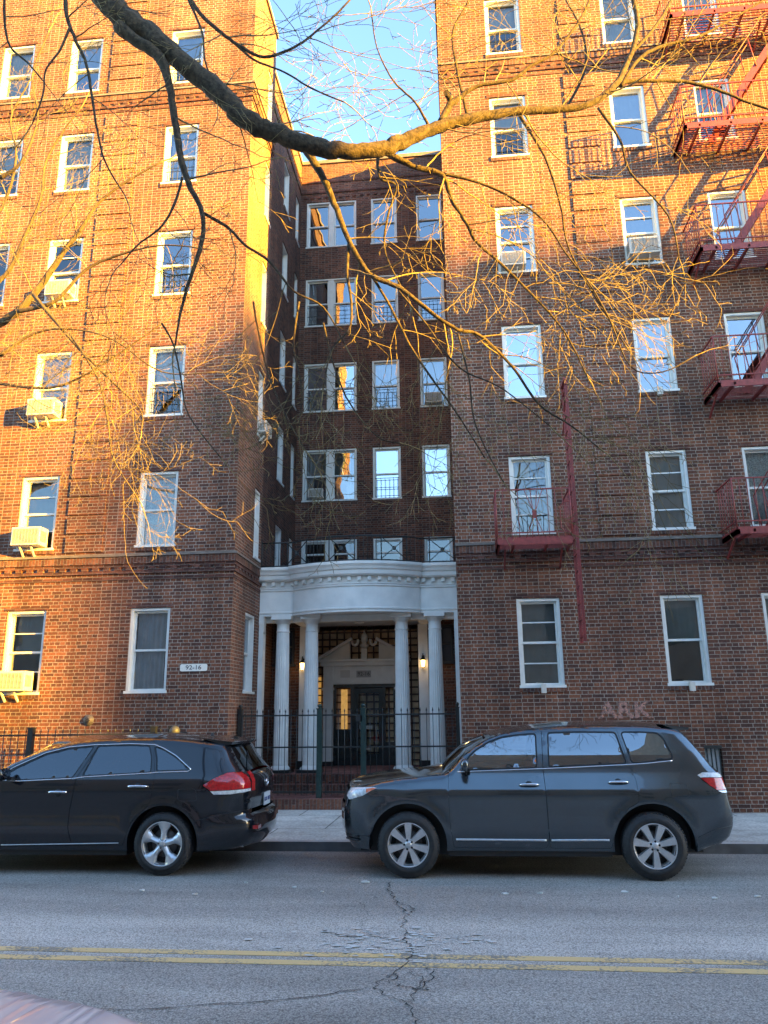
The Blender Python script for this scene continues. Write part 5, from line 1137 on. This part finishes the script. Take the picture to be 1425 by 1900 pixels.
def build_car(name, label, cat, spec, loc, P_, group=None):
    car = Car(spec); car.make_path(); e = empty(name, loc, label=label, cat=cat, group=group); S = car
    body = outline(car, spec['zb'])
    front_glass = [S.gl[k] for k in S.gl]
    holes = [offset(S.fdoor, .003), offset(S.rdoor, .003)]+[offset(q, .012) for q in S.quarter]+[offset(q, .001) for q in (S.tailp, S.headp) if q]
    S.panel(body, 'body', P_, e, holes=holes, rim=.03)
    for nm, D, G, gm in (('door', S.fdoor, S.gl['f'], G_car if S.rear_tint is not G_dim else G_dim), ('door', S.rdoor, S.gl['r'], S.rear_tint)):
        for sd in (-1, 1):
            d = S.panel(D, nm, P_, e, holes=[offset(G, .014)], sides=(sd,), rim=.025)
            S.panel(offset(G, .0145), 'window_seal', M_rubseal, d, holes=[offset(G, -.004)], inset=.003, sides=(sd,), rim=.02)
            S.panel(G, 'window', gm, d, inset=.009, sides=(sd,), rim=0)
            d['_z'] = 0; del d['_z']
    for q in S.quarter:
        for sd in (-1, 1):
            qs = S.panel(offset(q, .0125), 'quarter_window', M_rubseal, e, holes=[offset(q, -.004)], inset=.003, rim=.02, sides=(sd,))
            S.panel(q, 'pane', S.rear_tint, qs, inset=.009, rim=0, sides=(sd,))
    if S.tailp:
        if S.tail_clear:
            for sd in (-1, 1):
                tl = S.panel(offset(S.tail_red, -.001), 'tail_light', M_tail, e, inset=-.004, rim=.03, sides=(sd,))
                for q in S.tail_clear: S.panel(offset(q, -.001), 'clear_lens', M_clear, tl, inset=-.003, rim=.03, sides=(sd,))
    if S.headp:
        for sd in (-1, 1):
            hl_ = S.panel(offset(S.headp, -.002), 'headlight', M_clear, e, inset=-.003, rim=.03, sides=(sd,))
            S.panel(S.head_amber, 'amber_marker', M_amber, hl_, inset=-.006, rim=0, sides=(sd,))
    for (a, b, nm, M) in S.strips:
        S.strip(a, b, nm, {'P': P_, 'G': G_car, 'GT': S.rear_tint, 'B': M_blk}[M], e)
    for nm, a, b, M, lift, y0, y1 in S.patches: S.strip(a, b, nm, M, e, lift=lift, y0=y0, y1=y1, nseg=10)
    # underbody, liners, cabin
    g = MB(); x0, x1 = S.sil[0][0]+.35, S.sil[-1][0]-.4
    g.box(x0, x1, -.60, .60, .22, .62); g.box(S.hubs[0][0]+S.arch+.02, S.hubs[1][0]-S.arch-.02, -.84, .84, spec['zb']-.06, .50)
    g.box(S.hubs[0][0]-.05, S.hubs[0][0]+S.arch+.12, -.78, .78, .62+.14, .88); g.box(S.hubs[1][0]-S.arch, x1+.1, -.60, .60, .6, .92)
    g.build('underbody', M_blk, e)
    for hx, hz in S.hubs:
        for sd in (-1, 1):
            g = MB(); n = 20
            v = []
            for k in range(n+1): a = -.15+(math.pi+.3)*k/n; v += [(hx+(S.arch+.012)*math.cos(a), sd*(float(S.y(hx, hz+S.arch))-.03), hz+(S.arch+.012)*math.sin(a)), (hx+(S.arch+.012)*math.cos(a), sd*.55, hz+(S.arch+.012)*math.sin(a))]
            g.add(v, [(2*i, 2*i+1, 2*i+3, 2*i+2) for i in range(n)], 0, True)
            g.build('wheel_arch_liner', M_blk, e)
    for sd in (-1, 1):
        g = MB(); g.quad((S.hubs[0][0]-.6, sd*.615, .26), (S.hubs[1][0]+.6, sd*.615, .26), (S.hubs[1][0]+.6, sd*.615, .95), (S.hubs[0][0]-.6, sd*.615, .95)); g.build('inner_panel', M_blk, e)
    for sx in S.seats:
        for sy in (-.36, .36):
            g = MB(); g.box(sx-.28, sx+.22, sy-.25, sy+.25, .62, .80)
            g.tube([(sx+.20, sy, .72), (sx+.30, sy, 1.0), (sx+.36, sy, 1.22)], [.16, .17, .13], 10); g.tube([(sx+.37, sy-.10, 1.34), (sx+.37, sy+.10, 1.34)], .075, 10)
            g.build('seat', M_seat, e)
    g = MB(); g.box(S.seats[0]-1.0, S.seats[0]-.55, -.66, .66, .80, 1.03); g.tube([(S.seats[0]-.42+.03*math.sin(a*.5), -.36+.18*math.cos(a), 1.02+.17*math.sin(a)) for a in [i*.4 for i in range(17)]], .014, 6)
    g.build('dashboard', M_blk, e)
    hub = S.hubs
    for i, (hx, hz) in enumerate(hub):
        for sd in (-1, 1):
            yy = sd*(float(S.y(hx, hz+S.arch+.03))-.115-.012); wheel(e, hx, yy, spec['R'], spec['R'], .225, spec['rr'], (spec['style'][0], spec['style'][1], spec['rot'][i]), sd)
    for sd in (-1, 1):     # door mirrors
        mx, mz = S.mirror; yb = float(S.y(mx+.05, mz-.06)); g = MB()
        prof = [(.0, -.13), (.05, -.128), (.085, -.11), (.10, -.05), (.10, .03), (.085, .09), (.05, .125), (.0, .13)]
        base = len(g.v); vs = []
        for r, h in prof:
            for k in range(16):
                a = 2*math.pi*k/16; vs.append((mx+.06*math.cos(a)*(r/.1) if math.cos(a) < 0 else mx+.035*math.cos(a)*(r/.1), sd*(yb+.16)+h*.95, mz+.075*math.sin(a)*(r/.1)**.6 if r else mz))
        g.add(vs, [(i*16+k, i*16+(k+1) % 16, (i+1)*16+(k+1) % 16, (i+1)*16+k) for i in range(7) for k in range(16)], 0, True)
        g.box(mx-.01, mx+.05, min(sd*(yb-.02), sd*(yb+.08)), max(sd*(yb-.02), sd*(yb+.08)), mz-.085, mz-.045, 1)
        g.build('wing_mirror', [P_, M_blk], e)
    return car, e

# ---- the grey SUV, side on, nose to the left
suv_sil = [(-.72, .30), (-.775, .40)]+[(-.815, .53), (-.82, .65), (-.812, .75), (-.79, .84), (-.762, .94), (-.72, .985), (-.60, 1.025), (-.40, 1.065), (-.14, 1.10), (.15, 1.125), (.42, 1.150), (.51, 1.20), (.69, 1.385), (.82, 1.478), (.985, 1.565), (1.18, 1.622), (1.545, 1.67), (1.90, 1.695), (2.40, 1.70), (2.80, 1.690), (3.10, 1.670), (3.27, 1.645), (3.34, 1.59), (3.48, 1.40), (3.595, 1.225), (3.69, 1.13), (3.71, .985), (3.73, .88), (3.755, .77), (3.77, .66), (3.755, .55), (3.70, .43), (3.62, .37), (3.45, .33)]
suv = dict(sil=suv_sil, zb=.30, Wz=[.2, .30, .45, .60, .78, .90, .935, .96, 1.05, 1.15, 1.22, 1.40, 1.60, 1.72], Wy=[.83, .860, .882, .893, .905, .918, .921, .912, .878, .840, .820, .766, .694, .65],
    taper=.05, xm0=.3, xm1=2.9, Rfz=[.3, .95, 1.1, 1.3], Rf=[.50, .42, .14, .10], af=[.34, .26, .07, .05], Rrz=[.3, .9, 1.2, 1.5], Rr=[.36, .30, .22, .2], ar=[.22, .17, .13, .10], Rt=.07, at=.09,
    hubs=[(0, .37), (2.815, .37)], arch=.455, flare=.018, R=.365, rr=.242, style=(7, 'flat'), rot=[0, .42],
    fdoor=rnd_poly([(.494, 1.165), (.487, .955), (.495, .62), (.526, .40), (.535, .335), (1.60, .335), (1.635, .42), (1.618, 1.0), (1.612, 1.20), (1.63, 1.645), (1.40, 1.635), (1.16, 1.595), (.98, 1.535), (.80, 1.435), (.66, 1.325)], .03),
    rdoor=rnd_poly([(1.645, .335), (2.33, .335), (2.36, .45), (2.43, .62), (2.55, .775), (2.672, .84), (2.675, .951), (2.668, 1.081), (2.615, 1.239), (2.525, 1.655), (2.0, 1.66), (1.636, 1.645), (1.618, 1.20), (1.624, 1.0), (1.641, .42)], .03),
    gl=dict(f=rnd_poly([(.67, 1.196), (.74, 1.335), (.83, 1.410), (.975, 1.498), (1.15, 1.558), (1.36, 1.585), (1.555, 1.595), (1.54, 1.222)], .03), r=rnd_poly([(1.712, 1.605), (2.07, 1.612), (2.505, 1.605), (2.585, 1.262), (1.69, 1.228)], .03)),
    quarter=[rnd_poly([(2.58, 1.608), (2.83, 1.606), (3.00, 1.595), (3.06, 1.53), (3.13, 1.31), (2.80, 1.275), (2.655, 1.266)], .04)], rear_tint=G_tint,
    tailp=rnd_poly([(3.375, 1.128), (3.44, 1.158), (3.66, 1.150), (3.690, 1.10), (3.695, .99), (3.705, .925), (3.60, .938), (3.52, .99), (3.42, 1.07)], .015), tail_red=[(3.41, 1.095), (3.46, 1.10), (3.690, 1.095), (3.695, .99), (3.700, .965), (3.57, .965), (3.50, 1.01)],
    tail_clear=[[(3.375, 1.128), (3.44, 1.158), (3.66, 1.150), (3.688, 1.10), (3.46, 1.103), (3.405, 1.10)], [(3.575, .96), (3.698, .96), (3.703, .93), (3.62, .938)]],
    headp=rnd_poly([(-.742, .975), (-.66, .995), (-.41, 1.010), (-.362, .996), (-.45, .955), (-.54, .905), (-.72, .85), (-.765, .89)], .015), head_amber=[(-.50, .985), (-.42, 1.0), (-.375, .993), (-.50, .94)],
    strips=[(0, 4.5, 'front_bumper', 'P'), (4.5, 6.2, 'grille', 'B'), (6.2, 12, 'hood', 'P'), (12, 15.8, 'windshield', 'G'), (15.8, 22.7, 'roof', 'P'), (22.7, 26, 'rear_window', 'GT'), (26, 34, 'tailgate', 'P')],
    bt=[0, 1, 4, 7, 11, 13, 15, 17, 24, 27, 30, 34], bv=[.04, .08, .10, .07, .045, .11, .06, .035, .045, .07, .06, .03], patches=[], seats=[1.5, 2.45], mirror=(.70, 1.26))
car, e_suv = build_car('parked_suv', 'dark slate grey SUV parked at the kerb facing left, in front of the right wing', 'suv', suv, (-.72, 10.60, 0), P_suv, 'cars parked at the far kerb')
doors = [o for o in e_suv.children if o.name.startswith('door')]
def part_of(o, parent): o.parent = parent
for k, (x0, x1, z) in enumerate(((1.32, 1.55, 1.03), (2.35, 2.58, 1.055))):
    for o, sd in handle(e_suv, car, x0, x1, z, M_chrome, 'door_handle'): o.parent = doors[k*2+(0 if sd < 0 else 1)]
chrome_line(e_suv, car, [(.60, 1.172), (1.60, 1.203), (1.70, 1.206), (2.62, 1.245), (2.80, 1.255), (3.12, 1.285)], .007, 'belt_trim')
chrome_line(e_suv, car, [(.56, .425), (1.60, .42)], .013, 'side_trim', M_alloy, .008); chrome_line(e_suv, car, [(1.66, .42), (2.31, .425)], .013, 'side_trim', M_alloy, .008)
chrome_line(e_suv, car, rnd_poly([(3.035, 1.043), (3.235, 1.035), (3.245, .89), (3.05, .89)], .04)+[(3.06, 1.043)], .0022, 'fuel_flap_gap', M_blk, 0)
chrome_line(e_suv, car, [(3.30, .46), (3.5, .545), (3.72, .575)], .003, 'bumper_gap', M_blk, .0); chrome_line(e_suv, car, [(-.76, .46), (-.62, .46), (-.46, .455)], .006, 'lower_grille_edge', M_blk, .001)
g = MB(); vs = []
for y in (-.62, -.3, 0, .3, .62): vs += [(3.08, y, 1.695), (3.40, y*.97, 1.655), (3.395, y*.97, 1.63), (3.26, y, 1.62)]
g.add(vs, [(i*4+k, i*4+(k+1) % 4, i*4+4+(k+1) % 4, i*4+4+k) for i in range(4) for k in range(4)]+[(0, 1, 2, 3), (19, 18, 17, 16)], 0, False); g.build('rear_spoiler', P_suv, e_suv)
g = MB()   # front fog recess
for sd in (-1, 1):
    for z in (.40, .44): g.tube([(-.77, sd*.62, z), (-.68, sd*.74, z), (-.60, sd*.80, z)], .012, 5)
g.build('lower_grille', M_blk, e_suv)
g = MB(); g.box(.63, .66, -.62, -.50, 1.18, 1.20); g.build('windshield_sticker', mat("sticker_green", (.15, .45, .25), .5), e_suv)

# ---- the black crossover, nose to the left, tail seen at the left of centre
ven_sil = [(-3.56, .28), (-3.66, .40), (-3.70, .60), (-3.68, .78), (-3.60, .90), (-3.35, .99), (-3.0, 1.05), (-2.62, 1.09), (-2.42, 1.13), (-2.05, 1.33), (-1.75, 1.455), (-1.45, 1.535), (-1.10, 1.577), (-.70, 1.595), (-.264, 1.597), (.10, 1.58), (.42, 1.548), (.66, 1.50), (.70, 1.455), (.78, 1.32), (.88, 1.20), (.965, 1.12), (1.0, 1.05), (1.005, .88), (.99, .72), (1.0, .67), (1.07, .62), (1.08, .50), (1.055, .40), (.99, .31), (.9, .28)]
ven = dict(sil=ven_sil, zb=.28, Wz=[.2, .28, .45, .62, .85, .98, 1.03, 1.10, 1.18, 1.5, 1.62], Wy=[.84, .875, .90, .905, .915, .925, .918, .90, .865, .715, .66],
    taper=.05, xm0=-2.6, xm1=.25, Rfz=[.3, .9, 1.1, 1.3], Rf=[.6, .5, .14, .1], af=[.40, .3, .07, .05], Rrz=[.3, .66, .75, 1.1, 1.25, 1.5], Rr=[.60, .60, .62, .62, .50, .34], ar=[.30, .30, .26, .24, .20, .12], Rt=.08, at=.10,
    hubs=[(-2.775, .36), (0, .36)], arch=.44, flare=.016, R=.36, rr=.252, style=(5, 'split'), rot=[.3, .06],
    fdoor=rnd_poly([(-2.30, 1.06), (-2.33, .9), (-2.31, .60), (-2.26, .36), (-2.2, .33), (-1.15, .335), (-1.215, .54), (-1.205, .75), (-1.17, .96), (-1.165, 1.108), (-.965, 1.545), (-1.25, 1.525), (-1.50, 1.475), (-1.80, 1.375), (-2.12, 1.22)], .03),
    rdoor=rnd_poly([(-1.14, .335), (-.50, .335), (-.46, .45), (-.40, .60), (-.30, .70), (-.20, .79), (-.165, .88), (-.15, 1.01), (-.155, 1.172), (-.215, 1.36), (-.255, 1.548), (-.6, 1.555), (-.955, 1.547), (-1.155, 1.108), (-1.16, .96), (-1.195, .75), (-1.205, .54)], .03),
    gl=dict(f=rnd_poly([(-2.14, 1.13), (-1.98, 1.24), (-1.65, 1.395), (-1.36, 1.462), (-1.045, 1.488), (-1.215, 1.125), (-1.9, 1.10)], .03), r=rnd_poly([(-.985, 1.492), (-.55, 1.498), (-.31, 1.488), (-.245, 1.35), (-.215, 1.185), (-1.08, 1.145)], .03)),
    quarter=[rnd_poly([(-.225, 1.480), (-.10, 1.437), (.07, 1.352), (.265, 1.220), (.25, 1.208), (-.135, 1.198), (-.165, 1.333)], .03)], rear_tint=G_dim,
    tailp=rnd_poly([(.48, 1.03), (.62, 1.115), (.76, 1.172), (.89, 1.175), (.960, 1.118), (.996, 1.04), (.999, .935), (.82, .918), (.62, .918)], .012), tail_red=[(.48, 1.03), (.62, 1.115), (.76, 1.170), (.89, 1.173), (.958, 1.118), (.995, 1.04), (.998, .975), (.82, .970), (.58, .965)],
    tail_clear=[[(.575, .962), (.82, .967), (.998, .972), (.998, .938), (.82, .92), (.62, .92)]],
    headp=None, head_amber=None, strips=[(0, 3.4, 'front_bumper', 'P'), (3.4, 8, 'hood', 'P'), (8, 11, 'windshield', 'G'), (11, 17.6, 'roof', 'P'), (17.6, 20.6, 'rear_window', 'GT'), (20.6, 24.6, 'tailgate', 'P'), (24.6, 30, 'rear_bumper', 'P')],
    bt=[0, 2, 4, 8, 10, 12, 17, 19, 21, 23, 25, 27, 30], bv=[.05, .1, .06, .04, .12, .035, .035, .05, .05, .045, .05, .07, .03], patches=[('tail_light', 20.4, 22.7, M_tail, .004, -1.02, -.84), ('tail_light', 20.4, 22.7, M_tail, .004, .84, 1.02)], seats=[-1.4, -.45], mirror=(-2.02, 1.18))
carv, e_ven = build_car('parked_crossover', 'glossy black crossover parked at the kerb, cut by the left edge, tail towards the gate', 'car', ven, (-3.7146, 10.62, 0), P_blk, 'cars parked at the far kerb')
doors = [o for o in e_ven.children if o.name.startswith('door')]
for k, (x0, x1, z) in enumerate(((-1.49, -1.24, .955), (-.47, -.215, 1.02))):
    for o, sd in handle(e_ven, carv, x0, x1, z, M_chrome, 'door_handle'): o.parent = doors[k*2+(0 if sd < 0 else 1)]
chrome_line(e_ven, carv, [(-2.20, 1.10), (-1.9, 1.085), (-1.2, 1.112), (-1.05, 1.13), (-.2, 1.172), (-.13, 1.180), (.27, 1.190), (.30, 1.215), (.07, 1.375), (-.10, 1.458), (-.235, 1.505), (-.55, 1.518), (-1.04, 1.508), (-1.37, 1.483), (-1.66, 1.415), (-2.0, 1.26), (-2.20, 1.14)], .0075, 'window_chrome')
chrome_line(e_ven, carv, [(-2.06, .335), (-1.3, .35), (-.55, .365)], .006, 'sill_trim', M_alloy, .004)
chrome_line(e_ven, carv, rnd_poly([(.16, .985), (.40, .99), (.42, .85), (.18, .85)], .04)+[(.18, .985)], .002, 'fuel_flap_gap', M_blk, 0)
chrome_line(e_ven, carv, [(.40, .62), (.7, .69), (1.0, .73)], .003, 'bumper_gap', M_blk, 0)
g = MB(); vs = []
for y in (-.60, -.3, 0, .3, .60): vs += [(.30, y, 1.585), (.80-abs(y)*.10, y, 1.525), (.79-abs(y)*.10, y, 1.495), (.62, y, 1.488)]
g.add(vs, [(i*4+k, i*4+(k+1) % 4, i*4+4+(k+1) % 4, i*4+4+k) for i in range(4) for k in range(4)]+[(0, 1, 2, 3), (19, 18, 17, 16)], 0, False); g.build('rear_spoiler', P_blk, e_ven)
g = MB(); g.lathe([(.035, .96), (.04, .965), (.042, 1.06), (.036, 1.062), (.034, .97)], n=20, axis='x', c=(-.12, -.62, .325)); g.tube([(.5, -.62, .32), (.87, -.62, .325)], .03, 10); g.build('exhaust_pipe', M_chrome, e_ven)
def on_tail(z, y=0.):
    q = min(carv.path[int(len(carv.path)*.6):], key=lambda p: abs(p[2]-z)); return q[1]
xt = on_tail(.80)+.055
g = MB(); g.box(xt, xt+.010, -.155, .155, .72, .875); lp = g.build('number_plate', mat("licence_plate_pale", (.62, .66, .68), .4, noise=(60, .2)), e_ven)
g = MB(); g.box(xt+.008, xt+.012, -.13, .13, .765, .825)
text_mesh('GRX 4071', .072, 'plate_lettering', mat("plate_ink", (.05, .08, .22), .5), e_ven, (xt+.0125, 0, .79), (R_(90), 0, R_(90)))
g = MB(); xo = on_tail(1.02)+.05
for ry, rz, w_ in ((.065, .045, .007), (.03, .045, .005)): g.tube([(xo+.005, ry*math.cos(a), 1.0+rz*math.sin(a)) for a in [i*math.pi/12 for i in range(25)]], w_, 6)
g.tube([(xo+.005, .045*math.cos(a), 1.022+.016*math.sin(a)) for a in [i*math.pi/12 for i in range(25)]], .005, 6)
g.build('badge', M_chrome, e_ven)
g = MB(); g.tube([(.78, -.05, 1.40), (.95, -.4, 1.24)], .008, 5); g.build('rear_wiper', M_blk, e_ven)
g = MB(); g.tube([(.28, 0, 1.60), (.44, 0, 1.74)], .004, 5); g.lathe([(.03, 1.58), (.02, 1.62), (0, 1.63)], n=10, c=(.28, 0, 0)); g.build('antenna', M_blk, e_ven)
g = MB(); q = carv.path[[i for i, p in enumerate(carv.path) if p[0] >= 24.9][0]]; g.box(on_tail(.50)-.03, on_tail(.50)+.045, -.66, -.52, .50, .54); g.build('rear_reflector', M_tail, e_ven)

# ---- pale pink sedan close to the viewer, only its rear corner in frame
sed_sil = [(-3.2, .30), (-3.28, .45), (-3.28, .65), (-3.22, .78), (-2.9, .88), (-2.3, .95), (-2.05, .98), (-1.5, 1.28), (-1.1, 1.42), (-.6, 1.45), (-.1, 1.42), (.35, 1.25), (.75, 1.035), (.95, 1.02), (1.20, 1.005), (1.30, .96), (1.34, .85), (1.36, .70), (1.40, .60), (1.40, .45), (1.34, .32), (1.2, .28)]
sed = dict(sil=sed_sil, zb=.28, Wz=[.2, .3, .6, .85, .98, 1.4, 1.46], Wy=[.82, .86, .89, .88, .84, .62, .58], taper=.06, xm0=-2.2, xm1=.2, Rfz=[.3, .9, 1.1], Rf=[.6, .5, .1], af=[.4, .3, .05], Rrz=[.3, .9, 1.02, 1.2], Rr=[.6, .6, .5, .2], ar=[.42, .42, .34, .08], Rt=.10, at=.12,
    hubs=[(-2.4, .33), (.25, .33)], arch=.40, flare=.01, R=.33, rr=.21, style=(5, 'split'), rot=[0, 0],
    fdoor=rnd_poly([(-1.95, .98), (-1.95, .36), (-.95, .33), (-.95, 1.36), (-1.15, 1.36), (-1.5, 1.22)], .03), rdoor=rnd_poly([(-.94, .33), (-.18, .35), (-.10, .66), (.02, .95), (.10, 1.22), (-.2, 1.34), (-.94, 1.37)], .03),
    gl=dict(f=rnd_poly([(-1.82, 1.0), (-1.02, 1.0), (-1.02, 1.33), (-1.2, 1.32), (-1.5, 1.19)], .03), r=rnd_poly([(-.87, 1.0), (-.02, 1.0), (.02, 1.18), (-.2, 1.29), (-.87, 1.34)], .03)), quarter=[], rear_tint=G_tint,
    tailp=None, tail_red=None, tail_clear=None, headp=None, head_amber=None, strips=[(0, 3, 'front_bumper', 'P'), (3, 6, 'hood', 'P'), (6, 8, 'windshield', 'G'), (8, 10.2, 'roof', 'P'), (10.2, 12, 'rear_window', 'GT'), (12, 15, 'trunk_lid', 'P'), (15, 21, 'rear_bumper', 'P')],
    bt=[0, 3, 6, 9, 12, 15, 21], bv=[.06, .06, .08, .03, .03, .05, .05], patches=[], seats=[-1.2, -.35], mirror=(-1.75, 1.02))
cars, e_sed = build_car('parked_sedan', 'pale pink sedan parked nearest the viewer, only a corner showing at the lower left', 'car', sed, (-2.12, 1.87, -.015), P_pink)
